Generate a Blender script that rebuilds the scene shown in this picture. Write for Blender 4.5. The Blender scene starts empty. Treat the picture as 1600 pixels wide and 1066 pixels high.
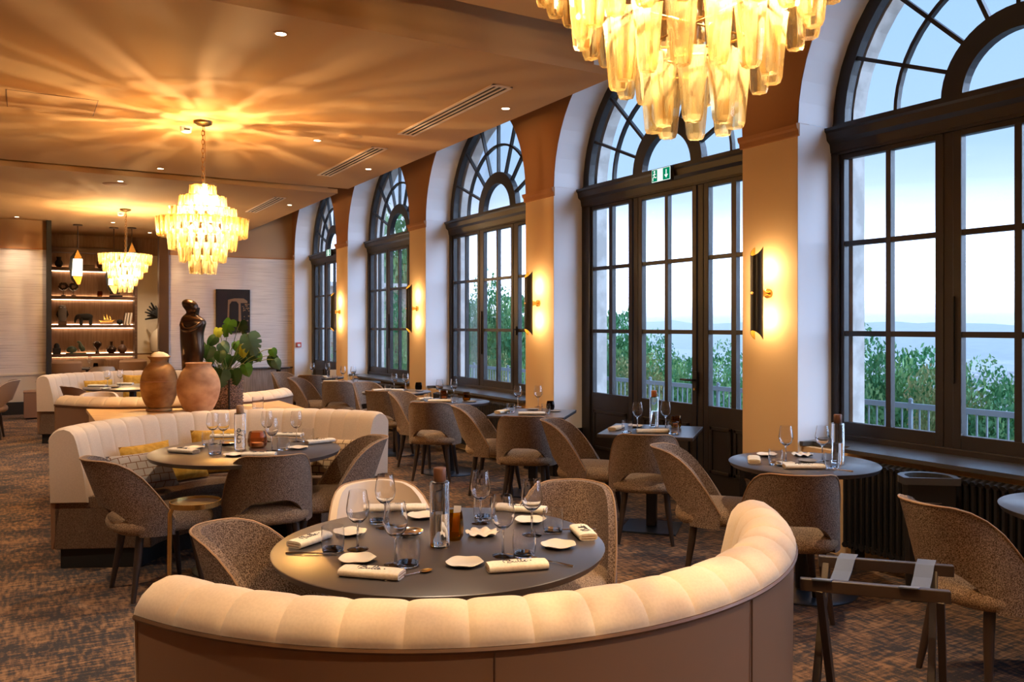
import bpy, bmesh, math, random
from mathutils import Vector, Matrix
random.seed(7)
SC = bpy.context.scene
COL = SC.collection
PI = math.pi
def R(a): return math.radians(a)
# ------------------------------------------------------------------ camera
EYE = 1.55; FPX = 1300.0; VPX = 38.0; HZ = 509.0
YAW = math.atan((800 - VPX) / FPX); SN, CS = math.sin(YAW), math.cos(YAW)
cam = bpy.data.cameras.new('camera'); cam.sensor_width = 36; cam.lens = 36 * FPX / 1600
cam.shift_y = -(533 - HZ) / 1600; cam.clip_start = 0.05; cam.clip_end = 9000
co = bpy.data.objects.new('camera', cam); COL.objects.link(co)
co.location = (0, 0, EYE); co.rotation_euler = (PI / 2, 0, -YAW); SC.camera = co
# ------------------------------------------------------------------ world: open evening sky
W = bpy.data.worlds.new('sky'); SC.world = W; W.use_nodes = True
nt = W.node_tree; nt.nodes.clear()
def nn(t, k, **kw):
    n = t.nodes.new(k)
    for a, b in kw.items(): setattr(n, a, b)
    return n
tc = nn(nt, 'ShaderNodeTexCoord'); sx = nn(nt, 'ShaderNodeSeparateXYZ'); cr = nn(nt, 'ShaderNodeValToRGB')
nz = nn(nt, 'ShaderNodeTexNoise'); mp = nn(nt, 'ShaderNodeMapping'); ma = nn(nt, 'ShaderNodeMath', operation='MULTIPLY_ADD')
bg = nn(nt, 'ShaderNodeBackground'); wo = nn(nt, 'ShaderNodeOutputWorld')
mp.inputs['Scale'].default_value = (1.5, 1.5, 9); nz.inputs['Scale'].default_value = 2.2; nz.inputs['Detail'].default_value = 5
nt.links.new(tc.outputs['Generated'], sx.inputs[0]); nt.links.new(tc.outputs['Generated'], mp.inputs[0]); nt.links.new(mp.outputs[0], nz.inputs[0])
ma.inputs[1].default_value = 0.05
nt.links.new(nz.outputs[0], ma.inputs[0]); nt.links.new(sx.outputs[2], ma.inputs[2]); nt.links.new(ma.outputs[0], cr.inputs[0])
el = cr.color_ramp.elements
el[0].position = 0.0; el[0].color = (0.9, 1.0, 1.15, 1)
el[1].position = 1.0; el[1].color = (0.20, 0.42, 0.85, 1)
for p, c in [(0.026, (1.5, 1.75, 2.2, 1)), (0.06, (3.4, 4.1, 5.6, 1)), (0.115, (2.3, 2.9, 4.0, 1)), (0.148, (1.0, 1.2, 1.6, 1)), (0.175, (0.64, 0.86, 1.2, 1)), (0.215, (0.46, 0.70, 1.05, 1)), (0.36, (0.40, 0.65, 1.02, 1)), (0.6, (0.40, 0.62, 1.0, 1))]:
    e = el.new(p); e.color = c
bg.inputs['Strength'].default_value = 1.12
nt.links.new(cr.outputs[0], bg.inputs[0]); nt.links.new(bg.outputs[0], wo.inputs[0])
# ------------------------------------------------------------------ exposure
SC.view_settings.view_transform = 'Standard'; SC.view_settings.look = 'None'
SC.view_settings.exposure = 0.0; SC.view_settings.gamma = 1.0; SC.view_settings.use_curve_mapping = False
cy = SC.cycles
cy.max_bounces = 14; cy.diffuse_bounces = 4; cy.glossy_bounces = 4; cy.transmission_bounces = 12; cy.transparent_max_bounces = 32
cy.caustics_reflective = False; cy.caustics_refractive = False; cy.sample_clamp_indirect = 6.0; cy.volume_bounces = 2
WARM = (1.0, 0.67, 0.33)
P_CHAND, P_SPOT, P_SCONCE = 270.0, 180.0, 5.0
SUN = bpy.data.lights.new('daylight_fill', 'SUN'); SUN.energy = 6.0; SUN.angle = R(60); SUN.color = (0.52, 0.71, 1.0)  # soft blue lamp added to brighten the window reveals, no visible sun
so_ = bpy.data.objects.new('daylight_fill', SUN); COL.objects.link(so_); so_.rotation_euler = Vector((-0.72, 0.55, -0.42)).to_track_quat('-Z', 'Y').to_euler()
def lamp(name, kind, loc, power, color=WARM, parent=None, **kw):
    l = bpy.data.lights.new(name, kind); l.energy = power; l.color = color
    for a, b in kw.items(): setattr(l, a, b)
    o = bpy.data.objects.new(name, l); COL.objects.link(o); o.location = loc
    if parent: o.parent = parent
    return o
# ------------------------------------------------------------------ survey helpers: a photographed point lying on a known plane
def at(u, v, z=0.75):
    d = FPX * (EYE - z) / (v - HZ); l = (u - 800) * d / FPX
    return (l * CS + d * SN, d * CS - l * SN)
def at_y(u, v, Y):
    t = (u - 800) / FPX; X = Y * (SN + t * CS) / (CS - t * SN); d = X * SN + Y * CS
    return X, EYE + (HZ - v) * d / FPX
# ------------------------------------------------------------------ materials
MATS = {}
def mat(name, col, rough=0.6, metal=0.0, **kw):
    m = bpy.data.materials.new(name); m.use_nodes = True
    b = m.node_tree.nodes['Principled BSDF']
    b.inputs['Base Color'].default_value = (*col, 1); b.inputs['Roughness'].default_value = rough; b.inputs['Metallic'].default_value = metal
    for k, v in kw.items(): b.inputs[k].default_value = v
    MATS[name] = m; return m
def two_tone(m, c1, c2, scale=(40, 40, 40), detail=4, lo=0.4, hi=0.6, bump=0.0, coord='Object', kind='noise', dist=0.0, bscale=None):
    t = m.node_tree; b = t.nodes['Principled BSDF']
    tc = nn(t, 'ShaderNodeTexCoord'); mp = nn(t, 'ShaderNodeMapping'); mp.inputs['Scale'].default_value = scale
    if kind == 'noise':
        z = nn(t, 'ShaderNodeTexNoise'); z.inputs['Scale'].default_value = 1; z.inputs['Detail'].default_value = detail; z.inputs['Distortion'].default_value = dist
    else:
        z = nn(t, 'ShaderNodeTexWave'); z.inputs['Scale'].default_value = 1; z.inputs['Distortion'].default_value = dist; z.inputs['Detail'].default_value = detail
    cr = nn(t, 'ShaderNodeValToRGB'); cr.color_ramp.elements[0].position = lo; cr.color_ramp.elements[1].position = hi
    cr.color_ramp.elements[0].color = (*c1, 1); cr.color_ramp.elements[1].color = (*c2, 1)
    t.links.new(tc.outputs[coord], mp.inputs[0]); t.links.new(mp.outputs[0], z.inputs[0]); t.links.new(z.outputs[0], cr.inputs[0])
    t.links.new(cr.outputs[0], b.inputs['Base Color'])
    if bump:
        bp = nn(t, 'ShaderNodeBump'); bp.inputs['Strength'].default_value = bump; bp.inputs['Distance'].default_value = 0.01
        t.links.new(z.outputs[0], bp.inputs['Height']); t.links.new(bp.outputs[0], b.inputs['Normal'])
    return m
def thin_glass(name, tint, refl=0.5, rough=0.02, dark=(1, 1, 1), trans=None, tfac=0.0, edge=0.25):
    m = bpy.data.materials.new(name); m.use_nodes = True; t = m.node_tree; t.nodes.clear()
    tr = nn(t, 'ShaderNodeBsdfTransparent'); tr.inputs[0].default_value = (*tint, 1)
    gl = nn(t, 'ShaderNodeBsdfGlossy'); gl.inputs['Roughness'].default_value = rough
    lw = nn(t, 'ShaderNodeLayerWeight'); lw.inputs[0].default_value = edge
    mu = nn(t, 'ShaderNodeMath', operation='MULTIPLY'); mu.inputs[1].default_value = refl
    mx = nn(t, 'ShaderNodeMixShader'); o = nn(t, 'ShaderNodeOutputMaterial')
    t.links.new(lw.outputs['Fresnel'], mu.inputs[0]); t.links.new(mu.outputs[0], mx.inputs[0])
    t.links.new(tr.outputs[0], mx.inputs[1]); t.links.new(gl.outputs[0], mx.inputs[2])
    last = mx
    if trans:
        tl = nn(t, 'ShaderNodeBsdfTranslucent'); tl.inputs[0].default_value = (*trans, 1)
        m2 = nn(t, 'ShaderNodeMixShader'); m2.inputs[0].default_value = tfac
        t.links.new(mx.outputs[0], m2.inputs[1]); t.links.new(tl.outputs[0], m2.inputs[2]); last = m2
    t.links.new(last.outputs[0], o.inputs[0]); MATS[name] = m; return m
def real_glass(name, col, ior=1.45, rough=0.0):
    m = bpy.data.materials.new(name); m.use_nodes = True; t = m.node_tree; t.nodes.clear()
    g = nn(t, 'ShaderNodeBsdfGlass'); g.inputs['Color'].default_value = (*col, 1); g.inputs['IOR'].default_value = ior; g.inputs['Roughness'].default_value = rough
    o = nn(t, 'ShaderNodeOutputMaterial'); t.links.new(g.outputs[0], o.inputs[0]); MATS[name] = m; return m
def glow(name, col, s):
    m = bpy.data.materials.new(name); m.use_nodes = True; t = m.node_tree; t.nodes.clear()
    e = nn(t, 'ShaderNodeEmission'); e.inputs[0].default_value = (*col, 1); e.inputs[1].default_value = s
    o = nn(t, 'ShaderNodeOutputMaterial'); t.links.new(e.outputs[0], o.inputs[0]); MATS[name] = m; return m

M_ceil = mat('ceiling paint', (0.62, 0.385, 0.185), 0.8)
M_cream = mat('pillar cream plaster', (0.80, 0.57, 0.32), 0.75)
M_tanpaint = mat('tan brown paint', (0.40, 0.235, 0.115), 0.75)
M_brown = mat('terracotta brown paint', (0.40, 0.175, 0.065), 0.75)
M_white = mat('white plaster', (0.86, 0.85, 0.87), 0.75)
M_stone = two_tone(mat('outer limestone', (0.6, 0.57, 0.52), 0.9), (0.52, 0.49, 0.45), (0.70, 0.67, 0.62), (6, 6, 6), bump=0.3)
M_frame = mat('dark joinery', (0.016, 0.0125, 0.012), 0.42)
M_pane = thin_glass('window glass', (0.97, 0.98, 1.0), 0.35, 0.0, edge=0.12)
M_sill = mat('black sill lacquer', (0.020, 0.022, 0.026), 0.5, **{'Specular IOR Level': 1.0, 'Coat Weight': 1.0, 'Coat Roughness': 0.38})
M_rad = mat('black radiator enamel', (0.010, 0.009, 0.009), 0.5, **{'Coat Weight': 0.5, 'Coat Roughness': 0.35})
M_black = mat('black metal', (0.012, 0.012, 0.013), 0.35)
M_plate = mat('steel base tinted sky blue', (0.035, 0.055, 0.085), 0.35, 0.5, **{'Coat Weight': 1.0, 'Coat Roughness': 0.25})  # blue daylight reflection is put into the plate colour
M_matt = mat('matt black', (0.012, 0.011, 0.011), 0.7)
M_marble = two_tone(mat('black marble', (0.02, 0.02, 0.02), 0.2), (0.012, 0.010, 0.010), (0.22, 0.17, 0.14), (3, 3, 9), 8, 0.56, 0.72, dist=1.5)
M_brass = mat('brass', (0.72, 0.46, 0.16), 0.25, 1.0)
M_gold = mat('gold leaf lining', (0.95, 0.60, 0.10), 0.35, 0.8)
M_bronze = mat('dark bronze', (0.075, 0.046, 0.030), 0.24, 0.8)
M_post = mat('bronzed post', (0.09, 0.055, 0.035), 0.35, 0.6)
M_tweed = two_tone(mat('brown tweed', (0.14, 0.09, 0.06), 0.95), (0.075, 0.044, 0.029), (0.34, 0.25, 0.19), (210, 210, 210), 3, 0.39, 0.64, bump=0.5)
M_seat = two_tone(mat('tweed seat in lit tone', (0.2, 0.14, 0.09), 0.95), (0.12, 0.075, 0.046), (0.44, 0.31, 0.20), (210, 210, 210), 3, 0.38, 0.64, bump=0.5)  # chair tweed made paler: light on the cushions is put into the colour
M_pipe = mat('tan piping', (0.36, 0.22, 0.12), 0.7)
M_leg = mat('dark stained leg', (0.035, 0.022, 0.017), 0.4)
M_velvet = two_tone(mat('cream velvet', (0.72, 0.58, 0.43), 0.85, **{'Sheen Weight': 0.25}), (0.63, 0.505, 0.38), (0.67, 0.54, 0.41), (140, 140, 140), 2)
M_creamhide = mat('cream hide', (0.70, 0.58, 0.45), 0.55)
M_hide = mat('brown leather', (0.27, 0.15, 0.085), 0.45)
M_welt = mat('dark brown welt', (0.13, 0.065, 0.03), 0.45)
M_base = two_tone(mat('brown bouclé', (0.17, 0.105, 0.065), 0.95), (0.11, 0.066, 0.040), (0.24, 0.155, 0.10), (160, 160, 160), 2, 0.35, 0.65, bump=0.4)
M_top = mat('dark table laminate', (0.052, 0.046, 0.050), 0.32, **{'Specular IOR Level': 0.6, 'Coat Weight': 0.5, 'Coat Roughness': 0.42})
M_topwood = mat('table edge', (0.045, 0.034, 0.030), 0.4)
M_porc = mat('warm white porcelain', (0.82, 0.74, 0.62), 0.3)
M_linen = two_tone(mat('ivory linen', (0.84, 0.76, 0.62), 0.9), (0.80, 0.72, 0.58), (0.87, 0.79, 0.66), (120, 120, 120), 2)
M_ink = mat('charcoal embroidery', (0.05, 0.06, 0.08), 0.7)
M_steel = mat('polished steel', (0.75, 0.75, 0.76), 0.15, 1.0)
M_glass = real_glass('clear glass', (0.99, 0.992, 1.0))
M_water = real_glass('bottle glass', (0.98, 0.99, 1.0))
M_thick = real_glass('thick glass base', (0.97, 0.98, 0.99))
M_rose = thin_glass('rust tinted glass', (0.86, 0.62, 0.44), 0.7, 0.05)
M_amberglass = thin_glass('amber glass', (0.75, 0.50, 0.10), 0.7, 0.05)
M_smoke = thin_glass('smoked glass', (0.25, 0.2, 0.16), 0.7, 0.05)
M_chand = thin_glass('amber crystal', (1.0, 0.80, 0.46), 0.75, 0.06, trans=(1.0, 0.85, 0.50), tfac=0.22, edge=0.35)
def striate(m):
    t = m.node_tree; tc = nn(t, 'ShaderNodeTexCoord'); mp = nn(t, 'ShaderNodeMapping'); mp.inputs['Scale'].default_value = (55, 55, 9)
    oi = nn(t, 'ShaderNodeObjectInfo'); ad = nn(t, 'ShaderNodeVectorMath', operation='ADD'); z = nn(t, 'ShaderNodeTexNoise'); z.inputs['Scale'].default_value = 1; z.inputs['Detail'].default_value = 2
    cr = nn(t, 'ShaderNodeValToRGB'); e = cr.color_ramp.elements; e[0].position = 0.36; e[0].color = (0.74, 0.50, 0.20, 1); e[1].position = 0.62; e[1].color = (1.0, 0.96, 0.80, 1)
    t.links.new(tc.outputs['Object'], ad.inputs[0]); t.links.new(oi.outputs['Random'], ad.inputs[1]); t.links.new(ad.outputs[0], mp.inputs[0]); t.links.new(mp.outputs[0], z.inputs[0]); t.links.new(z.outputs[0], cr.inputs[0])
    for n in t.nodes:
        if n.bl_idname == 'ShaderNodeBsdfTransparent': t.links.new(cr.outputs[0], n.inputs[0])
striate(M_chand)
M_bulb = glow('lit bulb', (1.0, 0.84, 0.58), 110)
M_down = glow('lit downlight', (1.0, 0.86, 0.62), 14)
M_led = glow('lit shelf strip', (1.0, 0.66, 0.38), 17)
M_pend = glow('lit pendant panel', (1.0, 0.85, 0.62), 6)
M_flame = glow('lit sconce tube', (1.0, 0.72, 0.40), 40)
M_exitw = glow('lit sign white', (0.85, 1.0, 0.92), 1.1)
M_exitg = glow('lit sign green', (0.0, 0.26, 0.12), 0.9)
M_cork = two_tone(mat('cork', (0.5, 0.3, 0.17), 0.9), (0.36, 0.20, 0.11), (0.55, 0.34, 0.2), (150, 150, 150), 3)
M_capwood = mat('dark wood stopper', (0.13, 0.055, 0.03), 0.45)
M_capora = mat('orange wood stopper', (0.42, 0.15, 0.05), 0.5)
M_terra = two_tone(mat('aged terracotta', (0.40, 0.22, 0.12), 0.85), (0.36, 0.18, 0.09), (0.60, 0.36, 0.20), (7, 7, 9), 8, 0.35, 0.65, bump=0.25)
M_ochre = two_tone(mat('ochre terracotta', (0.34, 0.18, 0.07), 0.8), (0.28, 0.13, 0.045), (0.58, 0.34, 0.12), (6, 6, 9), 8, 0.35, 0.65, bump=0.25)
M_wicker = two_tone(mat('brown wicker', (0.2, 0.11, 0.07), 0.85), (0.07, 0.04, 0.028), (0.30, 0.185, 0.125), (95, 95, 95), 1, 0.42, 0.58, bump=0.9)
M_oak = two_tone(mat('light oak', (0.62, 0.40, 0.20), 0.5), (0.56, 0.35, 0.17), (0.68, 0.46, 0.25), (3, 40, 40), 4)
M_darkwood = two_tone(mat('walnut', (0.10, 0.05, 0.03), 0.5), (0.075, 0.036, 0.022), (0.14, 0.07, 0.045), (3, 40, 40), 4)
M_shelfback = two_tone(mat('shelf back veneer', (0.22, 0.12, 0.07), 0.6), (0.27, 0.15, 0.09), (0.34, 0.20, 0.125), (30, 30, 3), 4)
M_grey = two_tone(mat('grey oak dado', (0.34, 0.27, 0.21), 0.6), (0.29, 0.225, 0.175), (0.39, 0.31, 0.25), (40, 40, 3), 4)
M_leaf = mat('green leaf', (0.035, 0.125, 0.012), 0.4); M_leafd = mat('dark green leaf', (0.010, 0.048, 0.008), 0.4); M_leafy = mat('young lime leaf', (0.30, 0.34, 0.03), 0.45)
M_leafb = mat('blue green leaf', (0.05, 0.13, 0.11), 0.35); M_stem = mat('plant stem', (0.13, 0.17, 0.05), 0.5)
M_hedge = two_tone(mat('hedge foliage', (0.08, 0.2, 0.08), 0.6), (0.10, 0.33, 0.14), (0.42, 0.68, 0.28), (1.5, 1.5, 1.5), 3, 0.4, 0.65)
M_hedge2 = two_tone(mat('yellowing foliage', (0.2, 0.2, 0.06), 0.6), (0.28, 0.38, 0.14), (0.68, 0.54, 0.26), (1.5, 1.5, 1.5), 3, 0.4, 0.65)
M_rail = mat('pale galvanised rail', (0.27, 0.32, 0.36), 0.6)
M_gravel = mat('terrace gravel', (0.42, 0.40, 0.37), 0.95)
M_strap = mat('slate blue webbing', (0.10, 0.135, 0.23), 0.85)
M_mustard = two_tone(mat('mustard cloth', (0.55, 0.30, 0.03), 0.85), (0.48, 0.25, 0.02), (0.62, 0.35, 0.05), (25, 25, 25), 3)
M_red = mat('red plastic', (0.55, 0.05, 0.03), 0.5); M_plastic = mat('white plastic', (0.8, 0.78, 0.74), 0.5)
M_grille = mat('pale diffuser metal', (0.80, 0.66, 0.56), 0.5)
M_greenst = mat('green glazed stone', (0.05, 0.08, 0.05), 0.3); M_greyst = mat('grey stoneware', (0.26, 0.24, 0.22), 0.6)
M_frost = mat('cream frosted panel', (0.72, 0.62, 0.47), 0.5)
M_tanfab = mat('tan upholstery', (0.30, 0.185, 0.11), 0.8)
M_paper = mat('paper', (0.8, 0.72, 0.6), 0.8)

def carpet():
    m = mat('woven carpet', (0.2, 0.12, 0.08), 0.95); t = m.node_tree; b = t.nodes['Principled BSDF']
    tc = nn(t, 'ShaderNodeTexCoord'); outs = []
    for sc, det in [((9, 52, 1), 3), ((46, 11, 1), 3), ((2.6, 3.4, 1), 4), ((130, 130, 1), 1)]:
        mp = nn(t, 'ShaderNodeMapping'); mp.inputs['Scale'].default_value = sc
        z = nn(t, 'ShaderNodeTexNoise'); z.inputs['Scale'].default_value = 1; z.inputs['Detail'].default_value = det
        t.links.new(tc.outputs['Object'], mp.inputs[0]); t.links.new(mp.outputs[0], z.inputs[0]); outs.append(z.outputs[0])
    def mth(op, a, bb):
        n = nn(t, 'ShaderNodeMath', operation=op)
        for i, s in enumerate((a, bb)):
            if isinstance(s, float): n.inputs[i].default_value = s
            else: t.links.new(s, n.inputs[i])
        return n.outputs[0]
    f = mth('ADD', mth('MULTIPLY', outs[0], 0.42), mth('MULTIPLY', outs[1], 0.42)); f = mth('ADD', f, mth('MULTIPLY', outs[2], 0.38)); f = mth('ADD', f, mth('MULTIPLY', outs[3], 0.12))
    cr = nn(t, 'ShaderNodeValToRGB'); e = cr.color_ramp.elements
    e[0].position = 0.57; e[0].color = (0.25, 0.138, 0.072, 1); e[1].position = 0.72; e[1].color = (0.030, 0.026, 0.029, 1)
    q = e.new(0.645); q.color = (0.135, 0.075, 0.042, 1)
    t.links.new(f, cr.inputs[0]); t.links.new(cr.outputs[0], b.inputs['Base Color'])
    bp = nn(t, 'ShaderNodeBump'); bp.inputs['Strength'].default_value = 0.4; bp.inputs['Distance'].default_value = 0.006
    t.links.new(outs[3], bp.inputs['Height']); t.links.new(bp.outputs[0], b.inputs['Normal']); return m
M_carpet = carpet()
M_paperwall = two_tone(mat('grasscloth wallpaper', (0.66, 0.58, 0.50), 0.85), (0.52, 0.45, 0.40), (0.74, 0.67, 0.61), (1.6, 1.6, 75), 4, 0.30, 0.52, bump=0.3)
M_grid = mat('grey pillow with rust check', (0.36, 0.32, 0.30), 0.9)
def check(m, c1, c2, s, th, rot=0.0):
    t = m.node_tree; b = t.nodes['Principled BSDF']; tc = nn(t, 'ShaderNodeTexCoord'); br = nn(t, 'ShaderNodeTexBrick')
    mp = nn(t, 'ShaderNodeMapping'); mp.inputs['Rotation'].default_value = (PI / 2, 0, 0)
    br.inputs['Color1'].default_value = (*c1, 1); br.inputs['Color2'].default_value = (*c1, 1); br.inputs['Mortar'].default_value = (*c2, 1)
    br.inputs['Scale'].default_value = s; br.inputs['Mortar Size'].default_value = th; br.inputs['Brick Width'].default_value = 0.5; br.inputs['Row Height'].default_value = 0.38
    br.inputs['Mortar Smooth'].default_value = 0.2
    t.links.new(tc.outputs['Object'], mp.inputs[0]); t.links.new(mp.outputs[0], br.inputs[0]); t.links.new(br.outputs[0], b.inputs['Base Color'])
check(M_grid, (0.38, 0.34, 0.31), (0.16, 0.07, 0.03), 7.5, 0.022)
M_grid2 = mat('tan pillow with brown lattice', (0.5, 0.36, 0.2), 0.9); check(M_grid2, (0.50, 0.36, 0.20), (0.13, 0.07, 0.035), 9, 0.035)

# ------------------------------------------------------------------ mesh builder
class MB:
    def __init__(s): s.v = []; s.f = []; s.sm = []; s.weld = False
    def add(s, vs, fs, smooth=False):
        o = len(s.v); s.v += [tuple(v) for v in vs]
        for f in fs: s.f.append([i + o for i in f]); s.sm.append(smooth)
        return s
    def box(s, c, d, rz=0.0, tilt=None):
        hx, hy, hz = d[0] / 2, d[1] / 2, d[2] / 2
        vs = [Vector((x * hx, y * hy, z * hz)) for z in (-1, 1) for y in (-1, 1) for x in (-1, 1)]
        if tilt: vs = [Matrix.Rotation(tilt[1], 3, tilt[0]) @ v for v in vs]
        cz, sz = math.cos(rz), math.sin(rz)
        vs = [(v.x * cz - v.y * sz + c[0], v.x * sz + v.y * cz + c[1], v.z + c[2]) for v in vs]
        return s.add(vs, [(0, 2, 3, 1), (4, 5, 7, 6), (0, 1, 5, 4), (2, 6, 7, 3), (0, 4, 6, 2), (1, 3, 7, 5)])
    def bar(s, a, b, w, h=None, up=(0, 0, 1), w2=None):
        a, b = Vector(a), Vector(b); d = (b - a).normalized(); u = Vector(up)
        if abs(d.dot(u)) > 0.98: u = Vector((1, 0, 0))
        x = d.cross(u).normalized(); y = x.cross(d).normalized(); h = h or w; k = (w2 or w) / w
        vs = []
        for p, q in ((a, 1), (b, k)):
            for sx_, sy_ in ((-1, -1), (1, -1), (1, 1), (-1, 1)): vs.append(p + x * sx_ * w / 2 * q + y * sy_ * h / 2 * q)
        return s.add(vs, [(3, 2, 1, 0), (4, 5, 6, 7), (0, 1, 5, 4), (1, 2, 6, 5), (2, 3, 7, 6), (3, 0, 4, 7)])
    def tube(s, pts, r, n=8, closed=False, cap=True):
        pts = [Vector(p) for p in pts]; m = len(pts); rs = r if isinstance(r, (list, tuple)) else [r] * m
        vs = []; prev = None
        for i, p in enumerate(pts):
            a = pts[(i - 1) % m] if (closed or i) else p; b = pts[(i + 1) % m] if (closed or i < m - 1) else p
            d = (b - a).normalized()
            if prev is None:
                u = Vector((0, 0, 1)) if abs(d.z) < 0.9 else Vector((1, 0, 0)); x = d.cross(u).normalized()
            else:
                x = (prev - d * prev.dot(d)).normalized()
            prev = x; y = d.cross(x)
            for k in range(n): vs.append(p + (x * math.cos(2 * PI * k / n) + y * math.sin(2 * PI * k / n)) * rs[i])
        fs = []
        for i in range(m if closed else m - 1):
            for k in range(n):
                fs.append((i * n + k, i * n + (k + 1) % n, ((i + 1) % m) * n + (k + 1) % n, ((i + 1) % m) * n + k))
        if cap and not closed: fs += [tuple(range(n - 1, -1, -1)), tuple(range((m - 1) * n, m * n))]
        return s.add(vs, fs, True)
    def lathe(s, prof, n=24, c=(0, 0, 0), sx_=1.0, sy_=1.0, wob=None, cap=(True, True)):
        vs = []; m = len(prof); s.weld = True
        for i, (r, z) in enumerate(prof):
            for k in range(n):
                a = 2 * PI * k / n; q = r * (wob(a, i) if wob else 1)
                vs.append((c[0] + q * math.cos(a) * sx_, c[1] + q * math.sin(a) * sy_, c[2] + z))
        fs = [(i * n + k, i * n + (k + 1) % n, (i + 1) * n + (k + 1) % n, (i + 1) * n + k) for i in range(m - 1) for k in range(n)]
        if cap[0] and prof[0][0] > 1e-5: fs.append(tuple(range(n - 1, -1, -1)))
        if cap[1] and prof[-1][0] > 1e-5: fs.append(tuple(range((m - 1) * n, m * n)))
        return s.add(vs, fs, True)
    def prism(s, poly, z0, z1, axis='z'):
        n = len(poly)
        f = {'z': lambda p, z: (p[0], p[1], z), 'x': lambda p, z: (z, p[0], p[1]), 'y': lambda p, z: (p[0], z, p[1])}[axis]
        vs = [f(p, z0) for p in poly] + [f(p, z1) for p in poly]
        return s.add(vs, [tuple(range(n - 1, -1, -1)), tuple(range(n, 2 * n))] + [(i, (i + 1) % n, n + (i + 1) % n, n + i) for i in range(n)])
    def grid(s, fn, nu, nv, smooth=True):
        vs = [fn(i / nu, j / nv) for j in range(nv + 1) for i in range(nu + 1)]
        fs = [(j * (nu + 1) + i, j * (nu + 1) + i + 1, (j + 1) * (nu + 1) + i + 1, (j + 1) * (nu + 1) + i) for j in range(nv) for i in range(nu)]
        return s.add(vs, fs, smooth)
    def mesh(s, name, m=None):
        me = bpy.data.meshes.new(name); me.from_pydata(s.v, [], s.f); me.update()
        me.polygons.foreach_set('use_smooth', s.sm)
        bm = bmesh.new(); bm.from_mesh(me)
        if s.weld: bmesh.ops.remove_doubles(bm, verts=bm.verts, dist=2e-6)
        bmesh.ops.recalc_face_normals(bm, faces=bm.faces)
        for e in bm.edges:
            if len(e.link_faces) == 2 and e.calc_face_angle(0) > 0.75: e.smooth = False
        bm.to_mesh(me); bm.free()
        if m: me.materials.append(m)
        return me
    def build(s, name, m, parent=None, bevel=0.0, loc=None, rz=0.0, subsurf=0, solid=0.0):
        o = put(name, s.mesh(name, m), parent, loc, rz)
        if solid:
            q = o.modifiers.new('thickness', 'SOLIDIFY'); q.thickness = solid; q.offset = 0
        if bevel:
            q = o.modifiers.new('edge', 'BEVEL'); q.width = bevel; q.segments = 2; q.limit_method = 'ANGLE'
        if subsurf:
            q = o.modifiers.new('round', 'SUBSURF'); q.levels = subsurf; q.render_levels = subsurf
        return o
CH = {}
def put(name, me, parent=None, loc=None, rz=0.0):
    o = bpy.data.objects.new(name, me); COL.objects.link(o)
    if parent: o.parent = parent; CH.setdefault(parent.name, []).append(o)
    if loc: o.location = loc
    if rz: o.rotation_euler = (0, 0, rz)
    return o
def tag(o, label, cat, group=None, kind=None):
    o['label'] = label; o['category'] = cat
    if group: o['group'] = group
    if kind: o['kind'] = kind
    return o
def thing(name, label, cat, loc=(0, 0, 0), rz=0.0, group=None):
    o = bpy.data.objects.new(name, None); COL.objects.link(o); o.empty_display_size = 0.05
    o.location = loc; o.rotation_euler = (0, 0, rz); return tag(o, label, cat, group)
def struct(name, mb, m, parent=None, bevel=0.0):
    o = mb.build(name, m, parent, bevel); o['kind'] = 'structure'; return o
def kids(o): return CH.get(o.name, [])
def dup(root, loc=None, rz=None, label=None, group=None, name=None):
    r = root.copy(); COL.objects.link(r)
    if name: r.name = name
    if loc is not None: r.location = loc
    if rz is not None: r.rotation_euler = (0, 0, rz)
    if label: r['label'] = label
    if group: r['group'] = group
    for ch in kids(root):
        c = ch.copy(); COL.objects.link(c); c.parent = r; CH.setdefault(r.name, []).append(c)
        for g in kids(ch):
            d = g.copy(); COL.objects.link(d); d.parent = c; CH.setdefault(c.name, []).append(d)
    return r
def arc(r, a0, a1, n, c=(0, 0)): return [(c[0] + r * math.cos(a0 + (a1 - a0) * i / n), c[1] + r * math.sin(a0 + (a1 - a0) * i / n)) for i in range(n + 1)]
def text_mesh(body, size, m, name):
    c = bpy.data.curves.new('lettering', 'FONT'); c.body = body; c.size = size; c.align_x = 'CENTER'; c.align_y = 'CENTER'; c.extrude = size * 0.01
    o = bpy.data.objects.new('lettering', c); COL.objects.link(o)
    me = bpy.data.meshes.new_from_object(o.evaluated_get(bpy.context.evaluated_depsgraph_get())); bpy.data.objects.remove(o); me.name = name
    me.materials.clear(); me.materials.append(m); return me

# ================================================================== THE ROOM
WX, FX = 4.70, 5.12            # inner wall plane, window frame plane
BAYS = {0: -0.425, 1: 2.735, 2: 5.865, 3: 9.03, 4: 12.19, 5: 15.39}
KIND = {0: 'window', 1: 'window', 2: 'door', 3: 'window', 4: 'window', 5: 'door'}
HW = 1.305; ZS = 2.98; BACK = 16.85; CEIL = 3.40; ZT = 4.75; XL = -4.6; YF = -3.2
struct('floor', MB().box(((XL + 5.6) / 2, (YF + 19.3) / 2, -0.05), (5.6 - XL, 19.3 - YF, 0.1)), M_carpet)
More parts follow.
